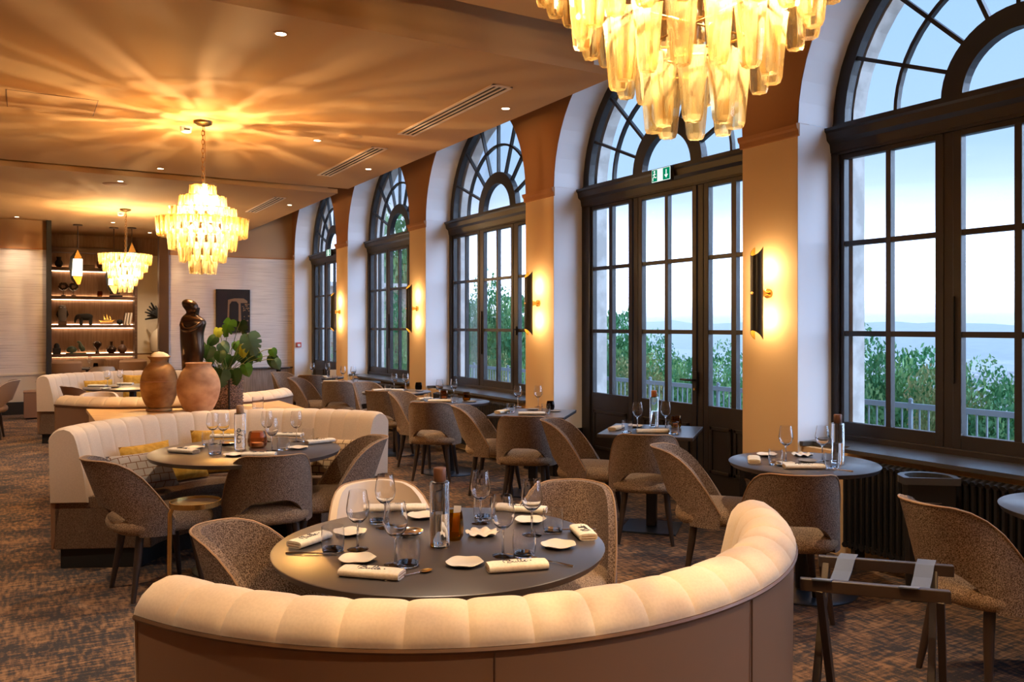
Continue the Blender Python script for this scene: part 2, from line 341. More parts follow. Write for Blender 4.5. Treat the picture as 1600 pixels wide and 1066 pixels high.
# window wall: cream piers below the impost, brown spandrels above it
edges = []
ys = sorted(BAYS.values()); y0 = YF
for yc in ys: edges.append((y0, yc - HW)); y0 = yc + HW
edges.append((y0, BACK))
low = MB(); up = MB(); rv = MB(); mar = MB(); imp = []
for a, b in edges:
    low.box(((WX + 5.3) / 2, (a + b) / 2, 1.445), (5.3 - WX, b - a, 2.89))
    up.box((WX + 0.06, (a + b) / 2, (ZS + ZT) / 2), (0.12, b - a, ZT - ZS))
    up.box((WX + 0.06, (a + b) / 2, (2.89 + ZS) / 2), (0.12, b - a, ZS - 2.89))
    mar.box((WX - 0.004, (a + b) / 2, 0.24), (0.03, b - a + 0.02, 0.48))
    imp.append((a, b))
NA = 28
for k, yc in BAYS.items():
    pts = [(yc - HW * math.cos(PI * i / NA), ZS + HW * math.sin(PI * i / NA)) for i in range(NA + 1)]
    for (ya, za), (yb, zb) in zip(pts, pts[1:]):
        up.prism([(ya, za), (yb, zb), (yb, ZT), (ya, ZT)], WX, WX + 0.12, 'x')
        # white reveal of the arch
        f_ = (HW - 0.005) / HW; ya, yb, za, zb = yc + (ya - yc) * f_, yc + (yb - yc) * f_, ZS + (za - ZS) * f_, ZS + (zb - ZS) * f_
        rv.add([(WX + 0.002, ya, za), (5.30, ya, za), (5.30, yb, zb), (WX + 0.002, yb, zb)], [(0, 1, 2, 3)], True)
        rv.add([(5.31, ya, za), (5.31, ya, ZT), (5.31, yb, ZT), (5.31, yb, zb)], [(0, 1, 2, 3)])
    for sgn in (-1, 1):
        yy = yc + sgn * (HW - 0.0015)
        rv.add([(WX + 0.002, yy, 0.0), (5.30, yy, 0.0), (5.30, yy, ZS), (WX + 0.002, yy, ZS)], [(0, 1, 2, 3)])
        mar.box(((WX + FX) / 2, yc + sgn * (HW - 0.012), 0.24), (FX - WX, 0.022, 0.48)) if KIND[k] == 'door' else None
    if KIND[k] == 'window':
        low.box(((WX + 5.3) / 2 + 0.02, yc, 0.35), (5.3 - WX - 0.04, 2 * HW, 0.70))
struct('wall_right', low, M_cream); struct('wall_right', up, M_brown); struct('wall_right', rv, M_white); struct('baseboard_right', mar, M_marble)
for i, (a, b) in enumerate(imp):
    m = MB(); pr = [(0, 2.885), (-0.012, 2.89), (-0.016, 2.925), (-0.03, 2.94), (-0.036, 2.965), (-0.036, 2.972), (0, 2.975)]
    m.prism([(WX + x, z) for x, z in pr], a - 0.02, b + 0.02, 'y'); struct('trim_%d' % (i + 1), m, M_brown)
# outer stone reveals and facade returns
st = MB()
for k, yc in BAYS.items():
    for sgn in (-1, 1):
        st.box((5.255, yc + sgn * (HW + 0.02 - 0.05), 1.4), (0.13, 0.10, 3.4))
    pts = [(yc - (HW - 0.08) * math.cos(PI * i / NA), ZS + (HW - 0.08) * math.sin(PI * i / NA)) for i in range(NA + 1)]
    for (ya, za), (yb, zb) in zip(pts, pts[1:]):
        q = 1.13
        st.prism([(ya, za), (yb, zb), (yc + (yb - yc) * q, ZS + (zb - ZS) * q), (yc + (ya - yc) * q, ZS + (za - ZS) * q)], 5.19, 5.32, 'x')
    st.box((5.28, yc, 0.66 if KIND[k] == 'window' else -0.06), (0.18, 2.6, 0.10))
struct('wall_outer', st, M_stone)
# ceilings: three dropped soffits with recessed troughs between them, open slot along the windows
cs = MB()
def soffit(ya, yb):
    cs.box(((XL + 3.78) / 2, (ya + yb) / 2, CEIL + 0.03), (3.78 - XL, yb - ya, 0.06))
    cs.box(((XL + 3.68) / 2, (ya + yb) / 2, (CEIL + 0.06 + ZT) / 2), (3.68 - XL, yb - ya - 0.24, ZT - CEIL - 0.06))
soffit(YF, 4.245); soffit(4.945, 10.83); soffit(11.27, 16.80)
cs.box((1.7, 18.0, CEIL + 0.03), (4.2, 2.5, 0.06))
struct('ceiling', cs, M_ceil)
struct('ceiling', MB().box(((XL + 5.2) / 2, (YF + BACK) / 2, ZT + 0.05), (5.2 - XL, BACK - YF, 0.1)), M_brown)
# left and rear walls (outside the picture, they close the room)
struct('wall_left', MB().box((XL - 0.05, (YF + BACK) / 2, ZT / 2), (0.1, BACK - YF, ZT)), M_cream)
struct('wall_front', MB().box(((XL + 5.5) / 2, YF - 0.05, ZT / 2), (5.5 - XL, 0.1, ZT)), M_cream)
# back wall
AX0, AX1 = 0.333, 2.34
wb = MB(); wbr = MB(); dl = MB()
for a, b in ((XL, AX0), (AX1, 5.5)):
    wb.box(((a + b) / 2, BACK + 0.06, 1.80), (b - a, 0.12, 2.20))
    wbr.box(((a + b) / 2, BACK + 0.06, (2.90 + ZT) / 2), (b - a, 0.12, ZT - 2.90))
wbr.box(((AX0 + AX1) / 2, BACK + 0.06, (CEIL + 0.06 + ZT) / 2), (AX1 - AX0, 0.12, ZT - CEIL - 0.06))
struct('wall_back', wb, M_paperwall); struct('wall_back', wbr, M_tanpaint)
struct('wall_back', MB().box(((XL + AX0) / 2, BACK + 0.06, 0.35), (AX0 - XL, 0.12, 0.70)), M_frost)
struct('wall_back', MB().box(((AX1 + 5.5) / 2, BACK + 0.06, 0.35), (5.5 - AX1, 0.12, 0.70)), M_grey)
struct('trim_20', MB().box(((XL + AX0) / 2, BACK - 0.012, 0.70), (AX0 - XL, 0.03, 0.035)), M_frost)
struct('trim_21', MB().box(((AX1 + WX) / 2, BACK - 0.02, 0.705), (WX - AX1, 0.05, 0.03)), M_sill)
struct('trim_22', MB().box(((XL + AX0) / 2, BACK - 0.008, 2.90), (AX0 - XL, 0.02, 0.02)), M_brown)
struct('trim_23', MB().box(((AX1 + WX) / 2, BACK - 0.008, 2.90), (WX - AX1, 0.02, 0.02)), M_brown)
struct('baseboard_back', MB().box(((XL + AX0) / 2, BACK - 0.012, 0.11), (AX0 - XL, 0.03, 0.22)), M_matt)
struct('trim_24', MB().box((AX0 + 0.04, BACK - 0.02, CEIL / 2), (0.08, 0.22, CEIL)), M_matt, bevel=0.004)
pp = struct('trim_25', MB().box((2.255, BACK - 0.02, CEIL / 2), (0.17, 0.22, CEIL)), M_post, bevel=0.006)
# alcove behind the back wall
struct('wall_alcove', MB().box((AX0 - 0.05, 18.05, 1.70), (0.1, 2.1, 3.4)).box((3.1, 18.05, 1.70), (0.1, 2.1, 3.4)).box((1.7, 19.12, 1.70), (2.9, 0.1, 3.4)), M_shelfback)
struct('wall_alcove', MB().box((2.53, 19.05, 2.0), (1.05, 0.04, 2.06)), M_frost)
struct('wall_alcove', MB().box((2.53, 19.04, 0.47), (1.05, 0.04, 0.94)), M_oak)

# ------------------------------------------------------------------ windows
pane_cache = {}
def sector(r0, r1, a0, a1, n, x0, x1):
    p = arc(r1, a0, a1, n); q = arc(r0, a1, a0, n) if r0 > 1e-6 else [(0, 0)]
    m = MB(); m.prism(p + q, x0, x1, 'x'); return m
def make_window(name, kind):
    r = bpy.data.objects.new(name, None); COL.objects.link(r); r['kind'] = 'structure'
    door = kind == 'door'
    zb = 0.0 if door else 0.715
    so, s1, s2, s3 = (1.137, 0.868, 0.812, 0.548) if door else (1.21, 0.878, 0.84, 0.518)
    m = MB()
    for sgn in (-1, 1):
        m.box((-0.025, sgn * (HW + so + 0.03) / 2, (zb + 2.80) / 2), (0.09, HW - so - 0.03, 2.80 - zb))
        m.box((-0.012, sgn * (s3 + 0.342) / 2, (zb + 2.80) / 2), (0.06, 0.07, 2.80 - zb))
    m.box((0, 0, zb + 0.03), (0.14, 2 * HW, 0.06))
    m.build('frame', M_frame, r, 0.006)
    # transom with a moulded shelf
    t = MB().box((0, 0, 2.865), (0.14, 2 * HW, 0.17))
    pr = [(0.07, 2.80), (-0.075, 2.80), (-0.085, 2.86), (-0.115, 2.885), (-0.125, 2.935), (-0.14, 2.95), (-0.14, 2.972), (0.07, 2.972)]
    t.prism([(x, z) for x, z in pr], -HW - 0.05, HW + 0.05, 'y'); t.build('transom', M_frame, r)
    # fanlight
    f = MB(); z0 = 2.985
    def ring(mb, ro, ri, dx, n=32):
        p = arc(ro, 0, PI, n); q = arc(ri, PI, 0, n)
        for i in range(n):
            mb.prism([p[i], p[i + 1], q[n - i - 1], q[n - i]], -dx, dx, 'x')
    f2 = MB(); ring(f2, HW - 0.002, 1.20, 0.035); f2.box((0, 0, -0.005), (0.09, 2 * HW - 0.02, 0.05)); f2.build('fanlight_frame', M_frame, r, 0, (-0.02, 0, z0))
    f3 = MB(); ring(f3, 0.475, 0.335, 0.035, 24); f3.build('fanlight_inner_arch', M_frame, r, 0, (-0.02, 0, z0))
    f4 = MB(); ring(f4, 0.823, 0.797, 0.02, 28); f4.build('fanlight_ring', M_frame, r, 0, (-0.02, 0, z0))
    for i in range(1, 8):
        a = PI * i / 8; b = MB().bar((0, 0.47 * math.cos(a), 0.47 * math.sin(a)), (0, 1.21 * math.cos(a), 1.21 * math.sin(a)), 0.026, 0.04, (1, 0, 0))
        b.build('glazing_bar', M_frame, r, 0, (-0.02, 0, z0))
    if 'half' not in pane_cache:
        pane_cache['half'] = sector(0, 0.345, 0, PI, 18, -0.003, 0.003).mesh('pane', M_pane)
        pane_cache['in'] = sector(0.47, 0.80, 0.0, PI / 8, 5, -0.003, 0.003).mesh('pane', M_pane)
        pane_cache['out'] = sector(0.82, 1.19, 0.0, PI / 8, 6, -0.003, 0.003).mesh('pane', M_pane)
    put('pane', pane_cache['half'], r, (-0.02, 0, z0))
    for i in range(8):
        for k in ('in', 'out'):
            o = put('pane', pane_cache[k], r, (-0.02, 0, z0)); o.rotation_euler = (PI * i / 8, 0, 0)
    # three leaves
    zr = [2.745, 2.155, 2.12, 1.512, 1.475, 0.86]
    for j, (ya, yb, yc2, yd) in enumerate([(-so, -s1, -s2, -s3), (-0.345, -0.022, 0.022, 0.345), (s3, s2, s1, so)]):
        sa, sb = (ya - 0.055, yd + 0.055) if j == 1 else ((ya - 0.045, yd + 0.055) if j == 0 else (ya - 0.055, yd + 0.045))
        q = MB(); T = 0.056
        q.box((-0.02, (sa + ya) / 2, (zb + 2.80) / 2 + 0.02), (T, ya - sa, 2.78 - zb)); q.box((-0.02, (sb + yd) / 2, (zb + 2.80) / 2 + 0.02), (T, sb - yd, 2.78 - zb))
        q.box((-0.02, (ya + yd) / 2, 2.79), (T, yd - ya, 0.09)); q.box((-0.02, (ya + yd) / 2, (zb + 0.86) / 2 + 0.015), (T, yd - ya, 0.86 - zb - 0.03))
        lf = q.build('door_leaf' if door else 'sash', M_frame, r, 0.004)
        g = MB().box((-0.02, (yb + yc2) / 2, 1.80), (0.045, yc2 - yb, 1.90)); g.build('glazing_bar', M_frame, lf)
        for za, zb2 in ((zr[1], zr[2]), (zr[3], zr[4])):
            MB().box((-0.02, (ya + yd) / 2, (za + zb2) / 2), (0.04, yd - ya, za - zb2)).build('glazing_bar', M_frame, lf)
        for (pa, pb) in ((ya, yb), (yc2, yd)):
            for za, zb2 in ((zr[0], zr[1]), (zr[2], zr[3]), (zr[4], zr[5])):
                key = (round(pb - pa, 3), round(za - zb2, 3))
                if key not in pane_cache: pane_cache[key] = MB().box((0, 0, 0), (0.006, key[0] + 0.012, key[1] + 0.012)).mesh('pane', M_pane)
                put('pane', pane_cache[key], lf, (-0.015, (pa + pb) / 2, (za + zb2) / 2))
        if door:
            w = (yd - ya) / 2 - 0.045
            for (pc, pz, ph, pw) in ((ya + w / 2 + 0.03, 0.49, 0.40, w), (yd - w / 2 - 0.03, 0.49, 0.40, w)) if j != 2 else (((ya + yd) / 2, 0.49, 0.40, 2 * w + 0.04),):
                e = MB(); d = 0.030
                e.box((-0.052, pc, pz), (0.008, pw - 2 * d, ph - 2 * d))
                for s_ in (-1, 1):
                    e.box((-0.056, pc + s_ * (pw / 2 - d / 2), pz), (0.018, d, ph)); e.box((-0.056, pc, pz + s_ * (ph / 2 - d / 2)), (0.018, pw, d))
                e.build('door_panel', M_frame, lf, 0.004)
            if j == 1:
                h = MB().box((-0.056, -0.40, 1.05), (0.012, 0.035, 0.20)).tube([(-0.06, -0.40, 1.075), (-0.11, -0.40, 1.075), (-0.115, -0.385, 1.075), (-0.115, -0.27, 1.075)], 0.010)
                h.build('door_handle', M_black, lf)
                MB().lathe([(0.012, 0), (0.012, 0.02), (0.0, 0.024)], 10).build('door_lock', M_brass, lf, 0, (-0.07, -0.40, 0.985))
        elif j == 0:
            h = MB().box((-0.055, yd + 0.04, 1.49), (0.014, 0.028, 0.10)).tube([(-0.06, yd + 0.04, 1.50), (-0.09, yd + 0.04, 1.50), (-0.09, yd + 0.04, 1.38)], 0.009)
            h.build('window_handle', M_black, lf)
        elif j == 1:
            MB().box((-0.055, yd + 0.05, 1.46), (0.016, 0.02, 0.55)).build('window_bolt', M_black, lf)
    return r
wproto = make_window('window_1', 'window'); dproto = make_window('door_1', 'door')
wproto.location = (FX, BAYS[1], 0); dproto.location = (FX, BAYS[2], 0)
for n, k in (('window_2', 3), ('window_3', 4), ('window_4', 0)): dup(wproto, (FX, BAYS[k], 0), name=n)
dup(dproto, (FX, BAYS[5], 0), name='door_2')
for i, k in enumerate((1, 3, 4, 0)):
    s_ = MB(); yc = BAYS[k]
    s_.prism([(4.80, yc - HW), (4.80, yc + HW - 0.05), (4.72, yc + HW - 0.03), (4.72, yc + HW + 0.01), (FX, yc + HW), (FX, yc - HW)], 0.705, 0.735)
    s_.prism([(4.66, yc - HW + 0.02), (4.66, yc + HW - 0.42), (4.80, yc + HW - 0.36), (4.80, yc - HW + 0.02)], 0.712, 0.737)
    struct('trim_%d' % (30 + i), s_, M_sill)
# radiators below the windows: each column is a part
def radiator(yc, label):
    t = thing('column_radiator', label, 'radiator', (4.655, yc, 0), 0, None)
    if 'col' not in pane_cache:
        c = MB()
        for dx in (-0.042, 0.0, 0.042):
            c.tube([(dx, 0, 0.13), (dx, 0, 0.645)], 0.0145, 6)
        c.tube([(-0.055, 0, 0.655), (0.0, 0, 0.668), (0.055, 0, 0.655)], 0.0185, 6); c.tube([(-0.055, 0, 0.125), (0.055, 0, 0.125)], 0.0185, 6)
        pane_cache['col'] = c.mesh('column', M_rad)
    n = 46
    for i in range(n): put('column', pane_cache['col'], t, (0, -1.07 + i * 0.0425, 0))
    MB().box((0, -0.12, 0.655), (0.03, 1.92, 0.02)).box((0, -0.12, 0.125), (0.03, 1.92, 0.02)).build('header_pipe', M_rad, t)
    for yy in (-1.0, 0.78): MB().box((0, yy, 0.055), (0.10, 0.03, 0.11)).build('foot', M_rad, t)
radiator(BAYS[1], 'black column radiator under the nearest window, beside the black bin')
radiator(BAYS[3], 'black column radiator behind the round table with a yellow votive')
radiator(BAYS[4], 'black column radiator under the second window from the back wall')

# ================================================================== CEILING FIXTURES
def downlight(x, y, label, power=P_SPOT, z=CEIL):
    t = thing('downlight', label, 'downlight', (x, y, z), 0, None)
    if 'dl' not in pane_cache:
        pane_cache['dl'] = MB().lathe([(0.033, 0.0), (0.046, -0.001), (0.048, -0.004), (0.034, -0.006), (0.033, 0.0)], 24, cap=(False, False)).mesh('trim_ring', M_ceil)
        pane_cache['dl2'] = MB().lathe([(0.0, -0.002), (0.034, -0.002), (0.034, -0.004), (0.0, -0.0045)], 20).mesh('lamp_disc', M_down)
    put('trim_ring', pane_cache['dl'], t); put('lamp_disc', pane_cache['dl2'], t)
    lamp('downlight_beam', 'SPOT', (x, y, z - 0.02), power, (1.0, 0.76, 0.52), spot_size=R(95), spot_blend=0.7, shadow_soft_size=0.04)
DL = [(1.40, 5.28, 'recessed downlight nearest the camera, above the mid-room table'), (3.53, 6.13, 'recessed downlight by the longest slot diffuser near the door'),
      (2.52, 8.14, 'recessed downlight between chandelier and round ceiling speaker'), (3.50, 9.32, 'recessed downlight beside the second slot diffuser'),
      (1.38, 10.53, 'recessed downlight just before the far ceiling trough, left of the chandelier chain'), (1.06, 11.71, 'recessed downlight next to the far flat round ceiling speaker'),
      (3.50, 12.70, 'recessed downlight by the farthest slot diffuser'), (1.37, 16.45, 'recessed downlight in front of the alcove'), (-0.11, 16.45, 'recessed downlight at the back left corner of the ceiling')]
for x, y, l in DL: downlight(x, y, l, P_SPOT * (0.35 if y > 16 else (0.6 if x > 3 else 1.0)))
downlight(2.15, 17.9, 'added downlight inside the alcove, unseen behind the post', 170)  # extra lamp added to brighten the alcove panel, no fitting seen there
for x, y, q in ((1.4, 2.9, 'above the foreground table'), (3.53, 2.9, 'above the round table right of the door'), (3.53, -0.3, 'by the rear right corner'), (1.0, 0.0, 'above the camera'), (-1.2, 5.28, 'left of the mid-room table'), (-1.2, 8.1, 'left of the console'), (-1.2, 11.7, 'left of the far round table'), (-1.0, 2.9, 'left of the foreground banquette')): downlight(x, y, 'added unseen downlight out of the picture, ' + q)  # unseen lamps added for general warm light in the room
def diffuser(y0, y1, label, x0=3.09, x1=3.265):
    t = thing('slot_diffuser', label, 'ceiling vent', ((x0 + x1) / 2, (y0 + y1) / 2, CEIL)); L = y1 - y0; w = x1 - x0
    MB().box((0, 0, -0.003), (w - 0.02, L - 0.04, 0.003)).build('backing', M_matt, t)
    f = MB()
    for s_ in (-1, 1):
        f.box((s_ * (w / 2 - 0.011), 0, -0.006), (0.022, L, 0.012)); f.box((0, s_ * (L / 2 - 0.016), -0.005), (w, 0.032, 0.009))
    f.build('frame', M_grille, t)
    for s_ in (-0.0255, 0.0255): MB().box((s_, 0, -0.006), (0.014, L - 0.05, 0.009)).build('slat', M_grille, t)
diffuser(5.56, 7.46, 'longest pale slot diffuser in the ceiling, nearest the door arch'); diffuser(8.13, 10.0, 'second pale slot diffuser in the ceiling, between two downlights'); diffuser(12.0, 13.82, 'small pale slot diffuser beyond the far ceiling trough')
t = tag(MB().lathe([(0.0, -0.012), (0.05, -0.012), (0.105, -0.006), (0.115, 0.0)], 28).build('ceiling_speaker', M_ceil, None, 0, (2.75, 7.81, CEIL)), 'flat round speaker in the orange ceiling right of the chandelier', 'speaker')
t = tag(MB().lathe([(0.0, -0.012), (0.09, -0.012), (0.14, -0.006), (0.15, 0.0)], 28).build('ceiling_speaker', M_brown, None, 0, (1.02, 12.0, CEIL)), 'brown round ceiling speaker beyond the far trough', 'speaker')
hb = thing('ceiling_hatch', 'flush rectangular access hatch in the ceiling at far left', 'hatch', (0.20, 7.91, CEIL))
MB().box((0, 0, -0.001), (0.64, 0.58, 0.002)).build('hatch_panel', M_ceil, hb)
g = MB()
for s_ in (-1, 1): g.box((s_ * 0.323, 0, -0.001), (0.006, 0.60, 0.003)); g.box((0, s_ * 0.293, -0.001), (0.65, 0.006, 0.003))
g.build('shadow_gap', M_welt, hb)
def smoke(x, y, label):
    t = thing('smoke_detector', label, 'smoke detector', (x, y, CEIL))
    MB().lathe([(0.0, -0.055), (0.028, -0.055), (0.045, -0.046), (0.052, -0.02), (0.055, 0.0)], 20).build('housing', M_plastic, t)
    MB().box((0.0, -0.047, -0.030), (0.05, 0.012, 0.012)).build('vent_slot', M_matt, t)
smoke(1.30, 8.22, 'white smoke detector beside the middle chandelier canopy'); smoke(1.36, 15.0, 'white smoke detector by the far chandelier canopy')

# ------------------------------------------------------------------ chandeliers
def prism_mesh(top, bot, L):
    m = MB(); n = 6; vs = []; prof = [(bot * 0.80, -L / 2), (bot, -L / 2 + 0.012), (top, L / 2 - 0.02), (top * 1.10, L / 2)]
    for r, z in prof:
        for k in range(12):
            a = 2 * PI * k / 12; q = r * (1.0 if k % 2 else 0.80); vs.append((q * math.cos(a), q * math.sin(a), z))
    fs = [(i * 12 + k, i * 12 + (k + 1) % 12, (i + 1) * 12 + (k + 1) % 12, (i + 1) * 12 + k) for i in range(3) for k in range(12)]
    m.add(vs, fs + [tuple(range(11, -1, -1))]); return m.mesh('crystal', M_chand)
CRYS_D = prism_mesh(0.036, 0.024, 0.165); CRYS_U = prism_mesh(0.024, 0.036, 0.15)
def chandelier(loc, tiers, zoff, label, power, bulbs):
    t = thing('chandelier', label, 'chandelier', loc, 0)
    MB().lathe([(0.0, 0.0), (0.085, 0.0), (0.08, -0.02), (0.05, -0.035), (0.012, -0.04), (0.0, -0.045)], 24).build('canopy', M_brass, t)
    ztop = max(z for z, r, n, k in tiers) + 0.05
    ch = MB(); L = -ztop - 0.04; nl = max(3, int(L / 0.038))
    for i in range(nl):
        z = -0.045 - L * (i + 0.5) / nl; h = L / nl * 0.66; ring = []
        for k in range(10):
            a = 2 * PI * k / 10; x = 0.011 * math.cos(a); zz = h * math.sin(a)
            ring.append((x, 0, z + zz) if i % 2 else (0, x, z + zz))
        ch.tube(ring, 0.003, 4, closed=True)
    ch.build('chain', M_brass, t)
    MB().tube([(0.015, 0.004, -0.04), (0.02, 0.004, -0.04 - L / 2), (0.012, 0.0, ztop + 0.02)], 0.0035, 5).build('cable', M_brass, t)
    zb = min(z for z, r, n, k in tiers); fr = MB().tube([(0, 0, ztop + 0.03), (0, 0, zb)], 0.008, 6)
    for z, r, n, k in tiers:
        fr.tube([(r * math.cos(2 * PI * i / 24), r * math.sin(2 * PI * i / 24), z + 0.07) for i in range(24)], 0.0035, 4, closed=True)
        for q in range(4): fr.tube([(0, 0, z + 0.07), (r * math.cos(PI * q / 2), r * math.sin(PI * q / 2), z + 0.07)], 0.003, 4)
    fr.build('metal_frame', M_brass, t)
    for j, (z, r, n, k) in enumerate(tiers):
        for i in range(n):
            a = 2 * PI * (i + 0.5 * (j % 2)) / n
            put('crystal', CRYS_U if k == 'u' else CRYS_D, t, (r * math.cos(a), r * math.sin(a), z), a + 0.3)
    if 'bulb' not in pane_cache: pane_cache['bulb'] = MB().lathe([(0.0, -0.03), (0.012, -0.024), (0.018, -0.008), (0.014, 0.015), (0.006, 0.03), (0.0, 0.032)], 12).mesh('bulb', M_bulb)
    for i, (r, z) in enumerate(bulbs):
        for q in range(5):
            a = 2 * PI * (q + 0.3 * i) / 5
            put('bulb', pane_cache['bulb'], t, (r * math.cos(a), r * math.sin(a), z))
        for q in range(2):
            a = 2 * PI * (q / 2 + 0.17 * i) + 0.6
            lamp('chandelier_light', 'POINT', (r * 0.8 * math.cos(a), r * 0.8 * math.sin(a), z + 0.055), power / (2 * len(bulbs)), WARM, t, shadow_soft_size=0.006)
A_T = [(-1.30, 0.095, 8, 'd'), (-1.195, 0.180, 14, 'd'), (-1.085, 0.270, 21, 'd'), (-0.965, 0.365, 28, 'd'), (-0.865, 0.270, 21, 'u'), (-0.755, 0.180, 14, 'u'), (-0.655, 0.092, 8, 'u')]
B_T = [(-1.24, 0.085, 7, 'd'), (-1.135, 0.155, 13, 'd'), (-1.025, 0.230, 18, 'd'), (-0.915, 0.300, 23, 'd'), (-0.80, 0.360, 28, 'd')]
chandelier((1.396, 7.92, CEIL), A_T, 0, 'round tiered amber glass chandelier above the room middle, widest at its waist', P_CHAND * 1.3, [(0.13, -0.98), (0.10, -0.76)])
chandelier((1.386, 14.5, CEIL), B_T, 0, 'smaller looking amber glass chandelier tapering to a point before the shelves', P_CHAND, [(0.13, -0.86), (0.07, -1.08)])
chandelier((1.385, 1.50, CEIL), A_T, 0, 'nearest amber glass chandelier, cut by the top of the picture', P_CHAND * 1.0, [(0.13, -0.98), (0.10, -0.76)])

# ------------------------------------------------------------------ sconces
def sconce(y, label):
    t = thing('wall_sconce', label, 'sconce', (WX, y, 1.785), 0)
    Rr, D, Hh = 0.046, 0.125, 0.36
    def shell(rr):
        def fn(u, v):
            a = R(60) + R(240) * u; x = -D + rr * math.cos(a); y_ = rr * math.sin(a)
            h = Hh - 0.09 * (0.5 - 0.5 * math.cos(a))
            return (x, y_, -h + 2 * h * v)
        return fn
    MB().grid(shell(Rr), 22, 6).build('shade', M_black, t)
    MB().grid(shell(Rr - 0.003), 22, 6).build('shade_lining', M_gold, t)
    MB().tube([(0, 0, 0), (-0.02, 0, 0), (-0.021, 0, 0), (-D + 0.04, 0, 0), (-D - 0.05, 0, 0)], [0.035, 0.035, 0.012, 0.03, 0.012], 14).build('arm', M_brass, t)
    for s_ in (-1, 1):
        MB().tube([(-D + 0.012, 0, s_ * 0.05), (-D + 0.012, 0, s_ * 0.20)], 0.012, 8).build('lamp_tube', M_flame, t)
        lamp('sconce_light', 'POINT', (-D + 0.04, 0, s_ * 0.19), P_SCONCE, (1.0, 0.64, 0.30), t, shadow_soft_size=0.02)
PIERS = [4.30, 7.457, 10.60, 13.88]
for y, l in zip(PIERS, ('black half-tube sconce with gold ends on the pillar right of the door, the largest', 'black half-tube sconce on the second pillar, left of the door', 'black half-tube sconce on the third pillar from the camera', 'smallest black half-tube sconce, on the pillar nearest the back wall')): sconce(y, l)
sconce(1.155, 'black half-tube sconce on the pillar outside the picture')

# ================================================================== SEATING
def interp(tab, x):
    for (a, p), (b, q) in zip(tab, tab[1:]):
        if x <= b: return p + (q - p) * (x - a) / (b - a)
    return tab[-1][1]
ZTOP = [(0, .805), (35, .80), (47, .782), (57, .747), (66, .692), (75, .612), (84, .53), (93, .455)]
PH = 93
def shell_pt(ph, z, r0):
    a = R(ph); k = max(0.0, (z - 0.40))
    x = r0 * math.sin(a); y = -r0 * math.cos(a)
    lean = 0.36 * k * max(0.0, math.cos(a)) ; pinch = 1.0 - 0.16 * k * abs(math.sin(a))
    s = 1.0
    return (x * pinch * 1.02, y * s - lean, z)
def zbot(ph):
    p = abs(ph)
    return 0.365 + (0.165 * (1 - (p / 52) ** 3.2) if p < 52 else 0.0)
def chair_meshes(body, seatm, pipe, key):
    NU, NV = 40, 8
    m = MB()
    def z_at(ph, v): b = zbot(ph); return b + (interp(ZTOP, abs(ph)) - b) * v
    phs = sorted(set([-PH + 2 * PH * i / NU for i in range(NU + 1)] + [-52, -49, -45, -40, 40, 45, 49, 52])); N = len(phs)
    ro, ri = 0.262, 0.228
    vs = []
    for v in range(NV + 1):
        for p in phs: vs.append(shell_pt(p, z_at(p, v / NV), ro))
    for v in range(NV + 1):
        for p in phs: vs.append(shell_pt(p, z_at(p, v / NV), ri + 0.006 * math.sin(PI * v / NV) * 0))
    o = (NV + 1) * N; fs = []
    for v in range(NV):
        for i in range(N - 1):
            a = v * N + i
            fs.append((a, a + 1, a + N + 1, a + N)); fs.append((o + a + N, o + a + N + 1, o + a + 1, o + a))
    for i in range(N - 1):
        fs.append((i + 1, i, o + i, o + i + 1)); t_ = NV * N + i; fs.append((t_, t_ + 1, o + t_ + 1, o + t_))
    for v in range(NV):
        for i in (0, N - 1):
            a = v * N + i; fs.append((a, a + N, o + a + N, o + a))
    m.add(vs, fs, True)
    me = {'backrest': m.mesh('backrest', body)}
    pr = [(r, z) for r, z in ((0.0, .375), (.17, .365), (.222, .372), (.240, .39), (.244, .415), (.236, .445), (.208, .47), (.14, .484), (0.0, .488))]
    c = MB().lathe(pr, 32, (0, 0.024, 0), 1.0, 1.15, wob=lambda a, i: 1.0 / (abs(math.cos(a)) ** 3.2 + abs(math.sin(a)) ** 3.2) ** (1 / 3.2))
    me['seat'] = c.mesh('seat', seatm)
    me['piping'] = MB().tube([shell_pt(p, z_at(p, 1.0) + 0.001, ro + 0.001) for p in phs], 0.0045, 5).mesh('piping', pipe)
    lg = MB().tube([(0, 0, 0.39), (0.012, 0.018, 0.25), (0.045, 0.055, 0.0)], [0.024, 0.022, 0.0135], 10).mesh('leg', M_leg)
    me['leg'] = lg; return me
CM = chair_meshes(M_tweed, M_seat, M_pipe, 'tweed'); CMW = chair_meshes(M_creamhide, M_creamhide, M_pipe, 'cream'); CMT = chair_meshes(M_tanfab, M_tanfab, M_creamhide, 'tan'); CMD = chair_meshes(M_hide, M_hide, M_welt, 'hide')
def make_chair(label, x, y, ang, me=CM, group=None, name='dining_chair', s=1.0):
    t = thing(name, label, 'chair', (x, y, 0), R(ang) - PI / 2, group)
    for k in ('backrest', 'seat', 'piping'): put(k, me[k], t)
    for q, (sx_, sy_) in enumerate(((-1, -1), (1, -1), (1, 1), (-1, 1))):
        o = put('leg', me['leg'], t, (sx_ * 0.145, sy_ * 0.145 + 0.01, 0)); o.scale = (sx_, sy_, 1)
    if s != 1.0: t.scale = (s, s, s)
    return t
def chair_at(label, u, v, ang, **kw):     # (u, v) = top of the backrest in the photograph
    X, Y = at(u, v, 0.80); d = 0.395
    return make_chair(label, X + d * math.cos(R(ang)), Y + d * math.sin(R(ang)), ang, **kw)
chair_at('brown tweed chair standing left of the brass side table, back to the camera', 130, 719, 12)
chair_at('brown tweed chair tucked under the mid-room table, seen from behind', 430, 714, 82)
chair_at('brown tweed chair at the right end of the mid-room banquette, facing left', 602, 683, 172)
